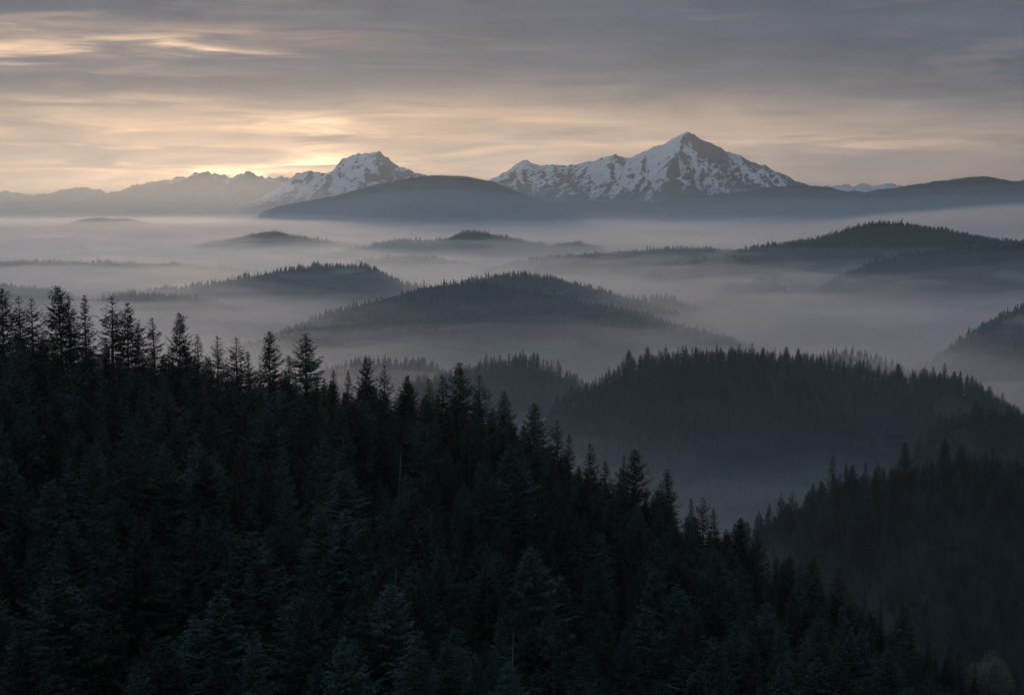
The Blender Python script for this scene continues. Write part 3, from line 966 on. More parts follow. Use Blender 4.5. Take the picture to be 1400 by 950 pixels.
# --- firs that stand out inside the dark slope: (px, py of tip, height, kind, variant, label)
SLOPE = [
    (187, 706, 30, 'dense', 0, 'big blue green fir with full cone in the lower left slope'),
    (156, 721, 27, 'spire', 0, 'fir with pale tip just left of the big blue green cone'),
    (266, 711, 29, 'broad', 0, 'fir with layered boughs right of the big blue green cone'),
    (81, 790, 27, 'dense', 1, 'full rounded fir near the lower left corner'),
    (132, 846, 22, 'spire', 1, 'smaller fir below and right of the lower left rounded fir'),
    (343, 767, 26, 'slim', 0, 'brownish narrow fir in the middle of the left slope'),
    (418, 805, 27, 'broad', 1, 'fir with bare pale leader in the lower middle left'),
    (342, 850, 25, 'spire', 2, 'thin topped fir at the bottom under the brownish narrow one'),
    (296, 872, 22, 'spire', 0, 'small pointed fir at the bottom, left of the thin topped fir'),
    (473, 870, 26, 'dense', 0, 'soft full fir at the bottom edge left of centre'),
    (227, 607, 26, 'broad', 2, 'fir with pale bent boughs high on the left slope'),
    (278, 617, 26, 'dense', 1, 'wide fir with drooping right side high on the left slope'),
    (396, 658, 24, 'slim', 1, 'faint narrow spire in the upper middle of the slope'),
    (68, 651, 24, 'broad', 0, 'fir with pale frosted top left of the faint dark hollow'),
    (134, 663, 25, 'spire', 1, 'dim fir right of the frosted topped one on the left slope'),
    (22, 663, 26, 'dense', 0, 'dense dim fir near the left edge, halfway down the slope'),
    (570, 860, 26, 'spire', 2, 'bare tipped fir at the bottom edge near the centre'),
    (665, 752, 27, 'spire', 0, 'fir with spiked leader in the centre of the slope'),
    (723, 745, 28, 'broad', 1, 'broad fir with layered boughs right of the spiked leader fir'),
    (703, 650, 25, 'dense', 1, 'rounded conical fir below the wide drooping skyline fir'),
    (736, 668, 24, 'broad', 2, 'fir close to the right of the rounded conical one'),
    (532, 672, 24, 'spire', 1, 'fir with thin top left of centre on the upper slope'),
    (764, 700, 25, 'dense', 0, 'pale mottled fir on the right shoulder of the slope'),
    (468, 640, 25, 'broad', 0, 'fir with a pale greenish top below the thin low spires'),
    (893, 775, 26, 'dense', 1, 'dim fir under the lone spread skyline fir'),
    (927, 752, 26, 'broad', 2, 'dim wide fir on the lower right part of the slope'),
    (640, 690, 24, 'dense', 0, 'soft round topped fir in the centre, above the spiked leader fir'),
    (30, 860, 25, 'broad', 1, 'dim fir in the lower left corner of the picture'),
    (530, 795, 26, 'broad', 0, 'dark fir in front of the pale standing trunk below centre'),
    (850, 640, 21, 'slim', 1, 'small fir directly beneath the close pair over the mist'),
]

SKY_SHORT = ['the fir cut by the left edge', None, None, 'the tallest broad left skyline fir', None, None, 'the lone open branched skyline fir', None, None, None,
    'the airy skyline fir with curved boughs', None, None, 'the two matching small skyline firs', None, 'the full layered skyline fir', None, 'the right one of the layered pair', None, None,
    'the tall fir before the misty row', None, 'the blunt thick skyline fir', None, None, 'the crowned skyline fir', None, 'the isolated conical skyline fir', 'the wide drooping skyline fir', None,
    None, None, None, None, 'the close pair over blue mist', 'the lone spread skyline fir', None, None, None, 'the two conical firs at right',
    None, None, None, 'the tall black fir', None, None, None, 'the last big skyline fir', None, None, None, None]
SLOPE_SHORT = ['the big blue green cone', 'the pale tipped fir', 'the layered fir at lower left', 'the rounded lower left corner fir', 'the small lower left fir', 'the brownish narrow fir',
    'the bare pale leader fir', 'the thin topped bottom fir', 'the small pointed bottom fir', 'the soft full bottom fir', 'the pale bent bough fir', 'the drooping high left fir',
    'the faint narrow spire', 'the frosted top fir', 'the dim fir beside the frosted one', 'the dense dim left edge fir', 'the bare tipped bottom fir', 'the spiked leader fir',
    'the broad centre fir', 'the rounded conical fir', None, 'the thin topped upper fir', 'the pale mottled fir', 'the pale greenish topped fir', 'the dim fir at right',
    'the dim wide fir at lower right', 'the soft round topped fir', 'the dim lower left corner fir', 'the dark fir before the dead trunk', None]
TAKEN = [(168.0, 490.0, 9.0)]      # (x, y, radius)
occ = [(490.0, 1357, 888, 120), (490.0, 1330, 900, 100), (490.0, 1385, 900, 100)]        # for the visibility estimate: (Y, px tip, py tip, px height)
n_single = 0


def on_crest(px, py):
    """stand a skyline tree where its tip line passes over the crest"""
    rx, rz = ray(px, py)
    Y = 470.0
    for _ in range(8): Y = float(near_crest_y(rx * Y)) - 6 - (px * 7919 % 13)
    x = rx * Y
    return x, Y, float(near_h(x, Y)), rz * Y


for i, (px, py, kd, v, lab) in enumerate(SKY):
    x, Y, g, top = on_crest(px, py)
    h = top - g
    h = max(h, 9.0)
    add_tree('fir_tree', kd, v, x, Y, g, h, i * 2.399, lab, 'firs along the skyline of the near slope', 'fir tree')
    TAKEN.append((x, Y, 3.2)); occ.append((Y, px, py, h / Y * F)); n_single += 1
    print('sky', px, round(h, 1), end=' ')


def stand(px, py, h):
    """find the place on the slope where a tree of height h has its tip at this point of the picture"""
    rx, rz = ray(px, py)
    best = None
    for Y in np.linspace(470, 110, 361):
        g = float(near_h(rx * Y, Y))
        e = (rz * Y - g) - h
        if best is None or abs(e) < best[0]: best = (abs(e), Y, g)
        if abs(e) < 0.5 : break
    return rx * best[1], best[1], best[2], rz * best[1] - best[2]


print()
for i, (px, py, h, kd, v, lab) in enumerate(SLOPE):
    x, Y, g, hh = stand(px, py, h)
    add_tree('fir_tree', kd, v, x, Y, g, hh, i * 1.7, lab, 'firs that stand out inside the near slope', 'fir tree')
    TAKEN.append((x, Y, 3.6)); occ.append((Y, px, py, hh / Y * F)); n_single += 1
    print('slope', px, round(Y), round(hh, 1), end=' ')

# --- the rest of the near forest
def jitter(x0, x1, y0, y1, sp, jit=0.42):
    xs = np.arange(x0, x1, sp); ys = np.arange(y0, y1, sp)
    X, Y = np.meshgrid(xs, ys)
    X = X + RNG.uniform(-jit, jit, X.shape) * sp + (np.arange(len(ys)) % 2)[:, None] * sp * 0.5
    Y = Y + RNG.uniform(-jit, jit, X.shape) * sp
    return X.ravel(), Y.ravel()


def near_forest():
    global n_single
    x, y = jitter(-330, 330, 95, 640, 7.8)
    # keep a sensible wedge round what a camera near the photograph's sees
    keep = (np.abs(x) < 0.46 * y + 45)
    x, y = x[keep], y[keep]
    tk = np.array(TAKEN)
    d = (x[:, None] - tk[:, 0]) ** 2 + (y[:, None] - tk[:, 1]) ** 2
    keep = (d > tk[:, 2] ** 2).all(1)
    x, y = x[keep], y[keep]
    z = near_h(x, y)
    dc = y - near_crest_y(x)
    h = (15.5 + 14.5 * RNG.random(len(x)) ** 1.5) * (0.92 + 0.16 * fbm(x / 40, y / 40, 77, 2))
    h = np.where(dc > -45, np.minimum(h, 17.5) * RNG.uniform(0.75, 1.0, len(x)), h)      # lower canopy on the crest
    # keep the marked trees clear of taller ones close in front of them
    ptx, pty = to_px(x, y, z + h)
    hp = h / y * F
    for (Yq, pq, tq, hq) in occ:
        front = (y < Yq) & (y > Yq - 130) & (np.abs(ptx - pq) < hp * 0.15 + 8) & (pty < tq + hq * 0.35)
        need = (tq + hq * RNG.uniform(0.38, 0.6)) 
        ztop = np.array([ray(pq, need)[1]] * len(y)) * y
        h = np.where(front, np.clip(ztop - z, 5.0, h), h)
    ptx, pty = to_px(x, y, z + h)
    hp = h / y * F
    inview = (ptx > -10) & (ptx < 1410) & (pty < 945) & (dc < 10)
    # tips that no nearer crown covers
    order = np.argsort(y)
    vis = np.zeros(len(x), bool)
    allY = np.concatenate([y, [o[0] for o in occ]]); allp = np.concatenate([ptx, [o[1] for o in occ]])
    allt = np.concatenate([pty, [o[2] for o in occ]]); allh = np.concatenate([hp, [o[3] for o in occ]])
    for i in order:
        if not inview[i]: continue
        m = (allY < y[i] - 0.5)
        dy = (pty[i] + hp[i] * 0.12) - allt[m]
        cov = (dy > 0) & (np.abs(allp[m] - ptx[i]) < np.minimum(dy, allh[m] * 0.8) * 0.34)
        vis[i] = not cov.any()
    cand = [i for i in np.argsort(-hp) if vis[i]]
    pick = cand[:300 - n_single - 34]
    print('near forest', len(x), 'visible tips', len(cand), 'picked', len(pick))
    single = np.zeros(len(x), bool); single[pick] = True
    kinds = ['spire', 'broad', 'dense', 'slim', 'broad', 'dense', 'old']
    words = {'spire': 'sparse fir', 'broad': 'wide fir', 'dense': 'thick fir', 'slim': 'narrow fir', 'old': 'ragged fir'}
    used = set()
    LM = [(p[0], p[1], q) for p, q in zip(SKY, SKY_SHORT) if q] + [(p[0], p[1], q) for p, q in zip(SLOPE, SLOPE_SHORT) if q]
    SECT = ['right of', 'below and right of', 'beneath', 'below and left of', 'left of', 'above and left of', 'above', 'above and right of']
    for i in pick:
        kd = kinds[int(RNG.integers(0, len(kinds)))]
        best = sorted(LM, key=lambda m: (m[0] - ptx[i]) ** 2 + (m[1] - pty[i]) ** 2)
        lab = None
        for far, dist in (('', 0), ('somewhat ', 1), ('farther ', 2)):
            for (mx, my, nm) in best[:9]:
                k8 = int(round(math.atan2(pty[i] - my, ptx[i] - mx) / (pi / 4))) % 8
                if (dist, k8, nm) not in used:
                    used.add((dist, k8, nm)); lab = f'{words[kd]} {far}{SECT[k8]} {nm}'; break
            if lab: break
        add_tree('fir_tree', kd, int(RNG.integers(0, 3)), x[i], y[i], z[i] - 0.2, h[i], RNG.uniform(0, 6.28), lab or words[kd] + ' crowded inside the dark near slope', 'crowded firs inside the dark near slope', 'fir tree')
    r = ~single
    meshes = [v[2] for k in ('spire', 'broad', 'dense', 'old', 'slim') for v in VARS[k]]
    scatter('conifer_forest', np.stack([x[r], y[r], z[r] - 0.3], -1), h[r] / 25.0, RNG.uniform(0, 6.28, r.sum()), meshes,
            'dense dark fir forest filling the near slope between the separate firs')


near_forest()


# --- standing dead trunks
def build_snag(px, py_top, py_bot, label, seed):
    h = 15
    x, Y, g, hh = stand(px, py_top, 24)
    hh = max(14, hh) * 0.8
    V, Fc = [], []
    k = 8; rings = 9
    for i in range(rings):
        s = i / (rings - 1)
        rr = (0.30 * (1 - s) + 0.07)
        for j in range(k):
            a = 2 * pi * j / k
            V.append((rr * cos(a) + 0.12 * sin(4 * s + seed), rr * sin(a), s * hh - (1 if i == 0 else 0) + (0.4 * (j % 2) if i == rings - 1 else 0)))
    for i in range(rings - 1):
        for j in range(k):
            Fc.append((i * k + j, i * k + (j + 1) % k, (i + 1) * k + (j + 1) % k, (i + 1) * k + j))
    e = bpy.data.objects.new('dead_tree', None); C.objects.link(e)
    e.location = (x, Y, g); e.rotation_euler = (0.05, 0.07 * (seed % 3 - 1) + 0.03, seed); tag(e, label, 'dead tree', 'standing dead trunks on the near slope')
    link('trunk', mesh_from('dead trunk', V, Fc, [M_DEAD], smooth=True), e)
    r = random.Random(seed)
    bv, bf = [], []
    for q in range(14):
        zz = hh * r.uniform(0.45, 0.97); a = r.uniform(0, 6.28); L = r.uniform(0.5, 1.6)
        n = len(bv)
        for (s, w) in ((0, 0.05), (1, 0.015)):
            for j in range(3):
                b = 2 * pi * j / 3
                bv.append((cos(a) * L * s + 0.1 * sin(4 * zz / hh + seed) - sin(a) * w * cos(b), sin(a) * L * s + cos(a) * w * cos(b), zz + L * s * 0.2 + w * sin(b)))
        for j in range(3):
            bf.append((n + j, n + (j + 1) % 3, n + 3 + (j + 1) % 3, n + 3 + j))
    link('branch_stubs', mesh_from('dead branch stubs', bv, bf, [M_DEAD]), e)


build_snag(543, 592, 665, 'pale bare dead trunk high on the slope left of centre', 1)
build_snag(539, 750, 805, 'pale bare dead trunk in the middle of the slope', 2)
build_snag(696, 832, 900, 'long thin dead trunk in the lower centre of the slope', 3)
build_snag(865, 884, 935, 'bare dead trunk near the bottom edge right of centre', 4)


# --- pale round broadleaf tree at lower right
def broadleaf(px, py, Y, h, label):
    x, _, ztop = at(px, py, Y)
    z = float(near_h(x, Y)); h = ztop - z
    r = np.random.default_rng(5)
    e = bpy.data.objects.new('broadleaf_tree', None); C.objects.link(e)
    e.location = (x, Y, z); tag(e, label, 'tree')
    V, Fc, T = [], [], []
    lobes = [(r.normal(0, 4.0), r.normal(0, 4.0), h - r.uniform(4.5, 17), r.uniform(2.2, 3.8)) for _ in range(26)] + [(0, 0, h - 3.6, 3.6)]
    for (lx, ly, lz, lr) in lobes:
        for _ in range(330):
            d = r.normal(size=3); d /= np.linalg.norm(d)
            p = np.array([lx, ly, lz]) + d * lr * r.uniform(0.6, 1.05)
            u = r.normal(size=3); u /= np.linalg.norm(u); w = np.cross(u, d); w /= (np.linalg.norm(w) + 1e-6)
            s = r.uniform(0.18, 0.36); n = len(V)
            V.extend([p - u * s, p + w * s * 0.6, p + u * s, p - w * s * 0.6]); T.extend([r.random() * 0.6] * 4)
            Fc.append((n, n + 1, n + 2, n + 3))
    link('crown', mesh_from('broadleaf crown', V, Fc, [M_LEAF], attrs={'tip': np.array(T)}), e)
    TV, TF = [], []
    def limb(a, b, ra, rb):
        a = np.array(a, float); b = np.array(b, float); n = len(TV)
        for p, rr in ((a, ra), (b, rb)):
            for j in range(6): TV.append(p + np.array([rr * cos(j * pi / 3), rr * sin(j * pi / 3), 0]))
        for j in range(6): TF.append((n + j, n + (j + 1) % 6, n + 6 + (j + 1) % 6, n + 6 + j))
    limb((0, 0, -2), (0.2, 0, h * 0.45), 0.45, 0.28)
    for (lx, ly, lz, lr) in lobes: limb((0.2, 0, h * r.uniform(0.35, 0.45)), (lx, ly, lz), 0.16, 0.04)
    link('trunk', mesh_from('broadleaf trunk', TV, TF, [M_BARK], smooth=True), e)


broadleaf(1357, 888, 490, 17, 'pale round crowned broadleaf tree in the bottom right corner')


# ------------------------------------------------------------------ forests on the hills
def add_mid_tree(Hl, px, py, kind, v, label, group, name='fir_tree'):
    Y = Hl.Y
    rx, rz = ray(px, py)
    for _ in range(6): Y = float(Hl.crest_y(rx * Y)) - 8
    x = rx * Y; g = float(Hl.height(x, Y)); h = max(10.0, rz * Y - g)
    add_tree(name, kind, v, x, Y, g - 0.5, h, px * 1.3, label, group, 'fir tree')


for (px, py, kd, v, lab) in [
    (1069, 670, 'spire', 0, 'misty fir, left of a small pair at the foot of the lower right hill'),
    (1083, 668, 'spire', 1, 'misty fir, right of a small pair at the foot of the lower right hill'),
    (1138, 622, 'slim', 0, 'lone very faint fir standing in mist left of the lower right hill'),
    (1164, 634, 'dense', 0, 'first dark pointed fir on the left shoulder of the lower right hill'),
    (1183, 631, 'slim', 1, 'second pointed fir on the left shoulder of the lower right hill'),
    (1199, 628, 'spire', 2, 'third small fir on the left shoulder of the lower right hill'),
    (1238, 602, 'broad', 0, 'wide dark fir, left of the two biggest on the lower right hill'),
    (1268, 619, 'spire', 1, 'small fir between the two biggest on the lower right hill'),
    (1293, 597, 'dense', 1, 'biggest dark fir at the top of the lower right hill'),
    (1315, 606, 'broad', 1, 'fir directly right of the biggest on the lower right hill'),
    (1332, 615, 'slim', 0, 'narrow fir second right of the biggest on the lower right hill'),
    (1348, 618, 'dense', 0, 'thick fir third right of the biggest on the lower right hill'),
    (1393, 628, 'broad', 2, 'dark fir at the right edge on the lower right hill'),
]:
    add_mid_tree(H['right_near'], px, py, kd, v, lab, 'firs on the crest of the lower right hill')
for (px, py, kd, v, lab) in [
    (860, 477, 'dense', 0, 'small dark cone where the long dark ridge begins at left'),
    (885, 473, 'broad', 0, 'dark cone right of the first cone on the long dark ridge'),
    (910, 470, 'spire', 0, 'pointed fir at the left summit of the long dark ridge'),
    (928, 474, 'slim', 1, 'thin fir right of the left summit fir on the dark ridge'),
    (952, 471, 'spire', 2, 'spiky fir left of the single cone on the dark ridge'),
    (1000, 473, 'dense', 1, 'single clean cone left of centre on the long dark ridge'),
    (1025, 475, 'broad', 1, 'first cone right of the single clean cone on the dark ridge'),
    (1043, 473, 'dense', 0, 'second cone right of the single clean cone on the dark ridge'),
    (1059, 475, 'slim', 0, 'slim cone left of the tallest middle cone on the dark ridge'),
    (1075, 472, 'broad', 2, 'tallest middle cone on the long dark ridge'),
    (1091, 475, 'dense', 1, 'cone right of the tallest middle cone on the dark ridge'),
    (1122, 483, 'dense', 0, 'lone cone as the dark ridge begins to fall rightward'),
    (1153, 489, 'spire', 1, 'narrow cone further down the falling dark ridge'),
    (1176, 491, 'slim', 1, 'thin cone before the conspicuous dark cone on the falling ridge'),
    (1229, 496, 'dense', 1, 'conspicuous dark cone alone on the falling part of the ridge'),
    (1263, 502, 'broad', 0, 'cone right of the conspicuous one on the falling ridge'),
    (1305, 506, 'dense', 0, 'last separate cone near the right end of the dark ridge'),
]:
    add_mid_tree(H['ridge'], px, py, kd, v, lab, 'firs on the crest of the long dark ridge')


def forest_on(key, sp, meshes, label, h0=14, h1=22, front=None, behind=80):
    Hl = H[key]
    front = front or Hl.front * 0.97
    if Hl.Y > 2200: h0, h1 = h0 * 0.72, h1 * 0.72
    x0, x1 = Hl.xa, Hl.xb
    lim = 0.42 * Hl.Y + 60
    x, y = jitter(max(x0, -lim), min(x1, lim), Hl.Y - front, Hl.Y + behind, sp)
    z = Hl.height(x, y)
    keep = (z > GROUND + 60) & (fbm(x / 120, y / 120, Hl.seed + 60, 3) > -0.62) & (RNG.random(len(x)) < 0.93)
    x, y, z = x[keep], y[keep], z[keep]
    h = RNG.uniform(h0 * 0.75, h1 * 1.12, len(x)) * (0.85 + 0.35 * np.clip(fbm(x / 60, y / 60, Hl.seed + 90, 2), -1, 1))
    h = h * (1 + 0.30 * np.clip(fbm(x / 170, y / 170, Hl.seed + 70, 3), -1, 1))
    away = np.abs(y - Hl.crest_y(x)) > 55
    h = np.where(away, h * 0.80, h)
    tall = RNG.random(len(x)) < np.where(away, 0.005, 0.03)
    h = np.where(tall, h * 1.35, h)
    scatter('conifer_forest', np.stack([x, y, z - 0.4], -1), h / 25.0, RNG.uniform(0, 6.28, len(x)), meshes, label, var=np.where(away & (RNG.random(len(x)) < 0.7), 2, RNG.integers(0, 3, len(x))))
    return len(x)


tot = 0
midm = [m[2] for m in MID]
tot += forest_on('right_near', 6.0, midm, 'dark fir forest covering the lower right hill')
tot += forest_on('right_dark', 7.0, midm, 'dark fir forest on the shoulder at the right edge')
tot += forest_on('ridge', 7.5, midm, 'dark fir forest covering the long dark ridge')
tot += forest_on('bump', 8.5, midm, 'misty forest on the small rounded knoll above the near treetops')
tot += forest_on('hazy_left', 10, FAR, 'faint forest in fog left of the small rounded knoll', 16, 28)
tot += forest_on('hazy_right', 10, FAR, 'faint forest in fog above the middle of the dark ridge', 16, 28)
tot += forest_on('hazy_edge', 10, FAR, 'misty forest on the hill at the right edge', 14, 26)
tot += forest_on('big', 10.5, FAR, 'grey green forest covering the large central hill', 12, 22, front=720)
tot += forest_on('big_back', 10.5, FAR, 'grey green forest on the second central dome', 12, 24, front=300)
tot += forest_on('shoulder', 11, FAR, 'misty treetops along the low ridge right of the central hill', 18, 40, front=220)
tot += forest_on('left_ridge', 10.5, FAR, 'misty forest on the long low ridge at left', 14, 30, front=350)
tot += forest_on('left_front', 10.5, FAR, 'misty forest on the rise in front of the long left ridge', 14, 24, front=250)
tot += forest_on('left_low', 12, FAR, 'faint forest on the low rise at the left edge', 14, 24, front=250)
tot += forest_on('islet', 11, FAR, 'dark treetops of the small knoll poking out of the fog', 18, 36, front=220)
tot += forest_on('right_front', 11.5, FAR, 'dark misty forest on the flank in front of the broad right hill', 14, 26, front=560)
tot += forest_on('right_big', 13, FAR, 'misty forest covering the broad right hill', 14, 28, front=900)
tot += forest_on('mid_right', 14, FAR, 'misty forest on the long low hill in the middle distance', 14, 26, front=400)
tot += forest_on('left_strip', 16, FAR, 'faint forest on the flat plateau at the left edge', 14, 26, front=300)
tot += forest_on('mid_low', 14, FAR, 'faint forest on the low rise behind the blunt ridge end', 14, 28, front=250)
tot += forest_on('centre_chain', 14, FAR, 'misty forest on the chain of small summits', 16, 32, front=360)
tot += forest_on('lens', 18, FAR, 'forest on the flat islet in the far fog', 9, 15, front=300)
tot += forest_on('left_dome', 15, FAR, 'misty forest on the small far dome left of centre', 14, 28, front=360)
for key, lab in (('foot_dome', 'distant forest edge along the dark foothill dome'), ('foot_mid', 'distant forest edge on the foothill below the tallest peak'), ('foot_right', 'distant forest edge on the long right foothill')):
    tot += forest_on(key, 26, FAR, lab, 17, 26, front=900, behind=100)
print('hill trees', tot)


# ------------------------------------------------------------------ fog lying in the valleys
FOG_COLOR = (1.0, 0.955, 0.945)


def torn_mat(name, density, scale, step, floor=0.0, aniso=0.5, color=(0.96, 0.96, 1.0)):
    m, g = new_mat(name)
    pos = g.n('ShaderNodeNewGeometry').outputs['Position']
    nz = g.noise(g.vmul(pos, (0.55, 0.8, 3.2)), scale, 4, 0.62, 0.8)
    d = g.m('MULTIPLY', g.m('ADD', floor, g.smooth(nz, 0.44, 0.64)), density)
    v = g.n('ShaderNodeVolumePrincipled')
    v.inputs['Color'].default_value = tuple(color) + (1,)
    v.inputs['Anisotropy'].default_value = aniso
    g.put(v.inputs['Density'], d)
    o = g.n('ShaderNodeOutputMaterial')
    m.node_tree.links.new(v.outputs[0], o.inputs['Volume'])
    m.cycles.volume_step_rate = step
    return m


def land_height(X, Y):
    Z = np.full(np.shape(X), GROUND, float)
    for Hh in H.values():
        if Hh.Y > 9000: continue
        inside = (X > Hh.xa) & (X < Hh.xb) & (np.abs(Y - Hh.Y) < max(Hh.front, Hh.back))
        Z = np.where(inside, np.maximum(Z, Hh.height(X, Y)), Z)
    return Z


def fog_sheet(label, top, density, x_half, y0, y1, nx, ny, amp, lam, seed, slope=None, drape=0.0, reach=90.0, torn=None):
    ys = np.geomspace(y0, y1, ny)
    u = np.linspace(-1, 1, nx)
    U, Y = np.meshgrid(u, ys)
    X = U * (x_half * (0.25 + 0.75 * Y / y1))
    T = np.interp(Y, slope[0], slope[1]) if slope else 0
    Z = top + T + amp * (1.3 * fbm(X / lam, Y / lam, seed, 4, 0.55) + 0.7 * ridged(X / (lam * 1.7), Y / (lam * 1.1), seed + 3, 3) - 0.9)
    if drape:
        up = np.clip(blur(land_height(X, Y), 2) - Z, 0, reach)
        Z = Z + drape * up * np.clip(0.75 + 0.9 * fbm(X / 420, Y / 420, seed + 12, 3), 0.0, 1.5)
    mat = torn_mat('patchy fog', density, torn, 0.05, 0.35, 0.7, FOG_COLOR) if torn else volume_mat('fog', density, FOG_COLOR if density > 2e-4 else (0.60, 0.82, 1.0) if density < 1.2e-4 else (0.95, 0.95, 1.0), 0.74 if density > 2e-4 else 0.15 if density < 1.2e-4 else 0.55)
    o = link('valley_fog', grid_mesh('fog', X, Y, Z, [mat], wrap_down=GROUND - 60, smooth=False))
    tag(o, label, 'fog', kind='stuff')


def fog_bank(label, pts, Y, front, back, density, seed, layers=3, amp=8, lam=700, drop=14, color=FOG_COLOR, aniso=0.74):
    """a bank of fog with its own rolling top, in a few shells so that its edge is soft"""
    P = np.array([at(px, py, Y) for px, py in pts])
    xs = np.linspace(P[0, 0], P[-1, 0], 110)
    ys = np.concatenate([np.linspace(Y - front, Y, 40), np.linspace(Y, Y + back, 16)[1:]])
    X, Yg = np.meshgrid(xs, ys)
    d = Yg - Y
    t = np.clip(np.where(d < 0, -d / front, d / back), 0, 1)
    e = np.clip((X - xs[0]) / (xs[-1] - xs[0]) / 0.08, 0, 1) * np.clip((xs[-1] - X) / (xs[-1] - xs[0]) / 0.08, 0, 1)
    f = lambda q: np.interp(q, P[:, 0], P[:, 2])
    w = (xs[-1] - xs[0]) / 60
    S = (f(X) * 2 + f(X - w) + f(X + w)) / 4
    for k in range(layers):
        lo = GROUND + 20
        Z = lo + (S - drop * k - lo) * (np.cos(t * pi / 2) ** 0.7) * (0.15 + 0.85 * np.sin(e * pi / 2)) + amp * fbm(X / lam + k * 0.3, Yg / lam, seed, 4, 0.55) * (0.4 + t)
        o = link('fog_bank', grid_mesh('fog bank', X, Yg, Z, [volume_mat('fog bank', density * (0.5 + 0.6 * k), color, aniso)], wrap_down=GROUND - 55 + k, smooth=False))
        tag(o, label + (', outer veil', ', middle body', ', dense core')[min(k, 2)], 'fog', kind='stuff')


SF = ([500, 4200, 6200, 8400], [0, 0, -50, -150])
SL = ([500, 1100, 1900, 2600, 3000, 3600, 4300, 7000, 9000, 14000], [-30, -40, -40, -28, -26, -14, 0, -16, -6, 12])
fog_sheet('thinnest upper mist spread over all the valleys', -80, 5.0e-5, 5000, 520, 8600, 40, 40, 12, 1500, 61, SF)
fog_sheet('thin blue mist over all the valleys, second from top', -150, 1.05e-4, 4800, 540, 8200, 40, 40, 14, 1300, 62, SF)
fog_sheet('pale mist over the valleys, third from top', -204, 2.2e-4, 9000, 560, 16000, 130, 130, 24, 700, 63, SL, 0.75, 120, 0.0021)
fog_sheet('fog sheet around the hill crests, fourth from top', -238, 5.0e-4, 8800, 600, 15500, 170, 170, 20, 600, 64, SL, 0.62, 80, 0.0033)
fog_sheet('dense fog sheet around the hill feet, fifth from top', -262, 9.0e-4, 8600, 700, 15000, 170, 170, 18, 520, 65, SL, 0.40, 60)
fog_sheet('lowest and thickest fog sheet on the valley floors', -286, 2.4e-3, 8400, 900, 14600, 150, 150, 18, 520, 66, SL)
fog_bank('far fog bank under the snowy foothills', 
         [(-500, 300), (-100, 296), (0, 296), (120, 296), (250, 295), (340, 296), (400, 301), (440, 299), (500, 304), (560, 314), (640, 317), (740, 315), (800, 312), (840, 305), (870, 302), (900, 303), (950, 308), (1000, 309), (1060, 308), (1110, 305), (1150, 299), (1180, 292), (1205, 287), (1240, 288), (1300, 283), (1350, 277), (1400, 277), (1500, 272), (1900, 285)],
         11200, 3400, 1300, 6e-4, 71, layers=3, drop=16, lam=1500, amp=10)

fog_bank('thin blue veil of mist before the foothills',
         [(-600, 262), (-100, 262), (100, 262), (300, 260), (450, 246), (560, 232), (640, 232), (700, 238), (800, 246), (950, 246), (1050, 243), (1150, 246), (1300, 238), (1400, 236), (1600, 236), (2000, 250)],
         12600, 3600, 1000, 8.5e-5, 73, layers=3, drop=85, lam=2500, amp=25, color=(0.60, 0.81, 1.0), aniso=0.1)
fog_bank('warm dawn haze lying before the left mountain range',
         [(-700, 250), (-400, 232), (-100, 228), (60, 226), (200, 224), (300, 226), (380, 234), (450, 243), (560, 249), (640, 260), (740, 280)],
         27000, 7500, 2500, 1.6e-5, 74, layers=3, drop=90, lam=6000, amp=50, color=(1.0, 0.96, 0.94), aniso=0.75)
fog_bank('pale mist rising in the gap between the near slope and the long dark ridge',
         [(520, 700), (640, 600), (740, 566), (830, 575), (900, 590), (1000, 600), (1080, 596), (1150, 590), (1230, 600), (1330, 640), (1450, 700)],
         1330, 420, 330, 2.2e-4, 72, layers=3, drop=22, lam=200, amp=16, color=(0.80, 0.90, 1.0), aniso=0.15)
fog_bank('blue mist hanging in the ravine between the near slope and the lower right hill',
         [(760, 760), (860, 690), (950, 690), (1030, 720), (1100, 752), (1180, 800), (1260, 860), (1350, 930), (1440, 1000)],
         690, 130, 110, 4.0e-4, 75, layers=2, drop=18, lam=160, amp=8, color=(0.80, 0.90, 1.0), aniso=0.1)

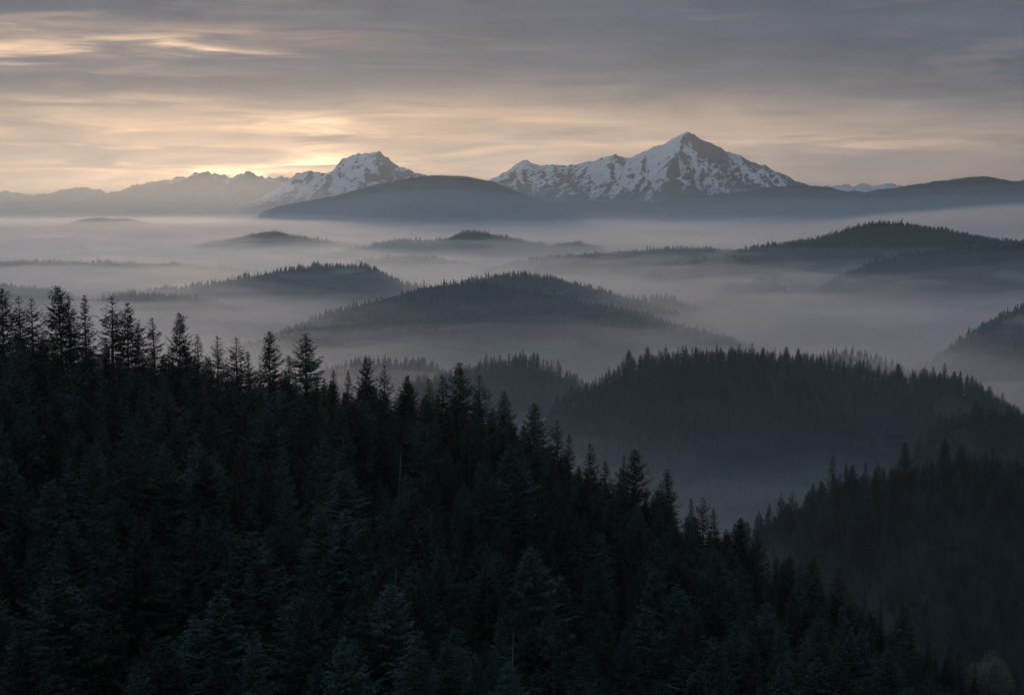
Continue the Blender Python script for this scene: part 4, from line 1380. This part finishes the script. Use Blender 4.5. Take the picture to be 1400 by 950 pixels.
def wisps(label, n, Y0, Y1, density, seed, zoff, scale, step):
    """torn scraps of fog drifting over the fog top and along the flanks: long lumpy bodies"""
    r = np.random.default_rng(seed)
    nu, nv = 30, 14
    Vs, Fs = [], []
    off = 0
    placed = []
    tries = 0
    while len(placed) < n and tries < 4000:
        tries += 1
        Y = math.exp(r.uniform(math.log(Y0), math.log(Y1)))
        px = r.uniform(-60, 1460)
        x = at(px, 400, Y)[0]
        L = Y * r.uniform(0.035, 0.10); D = L * r.uniform(0.45, 0.8); T = Y * r.uniform(0.0035, 0.0085) + 6
        z = -272 + np.interp(Y, SL[0], SL[1]) + zoff * r.uniform(-0.35, 1.0) 
        if any(abs(x - q[0]) < (L + q[3]) * 0.9 and abs(Y - q[1]) < (D + q[4]) * 0.9 for q in placed): continue
        if Y < 1000 + 60: continue
        placed.append((x, Y, z, L, D))
        th = np.linspace(0, 2 * pi, nu, endpoint=False); ph = np.linspace(0.001, pi - 0.001, nv)
        TH, PH = np.meshgrid(th, ph)
        dx, dy, dz = np.cos(TH) * np.sin(PH), np.sin(TH) * np.sin(PH), np.cos(PH)
        k = 1 + 0.34 * fbm(dx * 2.2 + placed[-1][0], dy * 2.2 + dz * 1.3, seed + 5, 3)
        tilt = r.uniform(-0.05, 0.05)
        X = x + dx * k * L; Yy = Y + dy * k * D
        Z = z + dz * k * T * (1 + 0.5 * fbm(dx * 4 + x, dy * 4, seed + 8, 2)) + tilt * (X - x) * 0.6
        Vs.append(np.stack([X, Yy, Z], -1).reshape(-1, 3))
        i = np.arange(nu * nv).reshape(nv, nu); j = np.roll(i, -1, axis=1)
        Fs.append(np.stack([i[:-1], i[1:], j[1:], j[:-1]], -1).reshape(-1, 4) + off)
        cap0 = [(off, off + a, off + a + 1, off + a + 2) for a in range(1, nu - 2, 2)]
        last = off + (nv - 1) * nu
        cap1 = [(last, last + a + 2, last + a + 1, last + a) for a in range(1, nu - 2, 2)]
        Fs.append(np.array(cap0 + cap1)); off += nu * nv
    o = link('fog_wisps', mesh_from('fog wisps', np.concatenate(Vs), np.concatenate(Fs), [torn_mat('torn fog', density * 3.2, scale, step)]))
    tag(o, label, 'fog', kind='stuff')


wisps('torn scraps of mist drifting around the nearest hill feet', 34, 1150, 2500, 1.3e-3, 81, 34, 0.012, 0.12)
wisps('torn scraps of mist around the central hills', 60, 2500, 5200, 8.0e-4, 82, 48, 0.006, 0.12)
wisps('torn scraps of mist over the far valley fog', 56, 5200, 10000, 4.0e-4, 83, 52, 0.0035, 0.12)

# ------------------------------------------------------------------ air
def build_haze():
    x0, x1, y0, y1, z0, z1 = -32000, 32000, -3500, 57000, GROUND - 70, 1400
    V = [(x, y, z) for z in (z0, z1) for y in (y0, y1) for x in (x0, x1)]
    Fc = [(0, 2, 3, 1), (4, 5, 7, 6), (0, 1, 5, 4), (2, 6, 7, 3), (0, 4, 6, 2), (1, 3, 7, 5)]
    o = link('haze', mesh_from('haze', V, Fc, [volume_mat('haze', 1.6e-5, (0.72, 0.86, 0.98), 0.6)]))
    tag(o, 'thin even haze in the air of the whole landscape', kind='stuff')


build_haze()
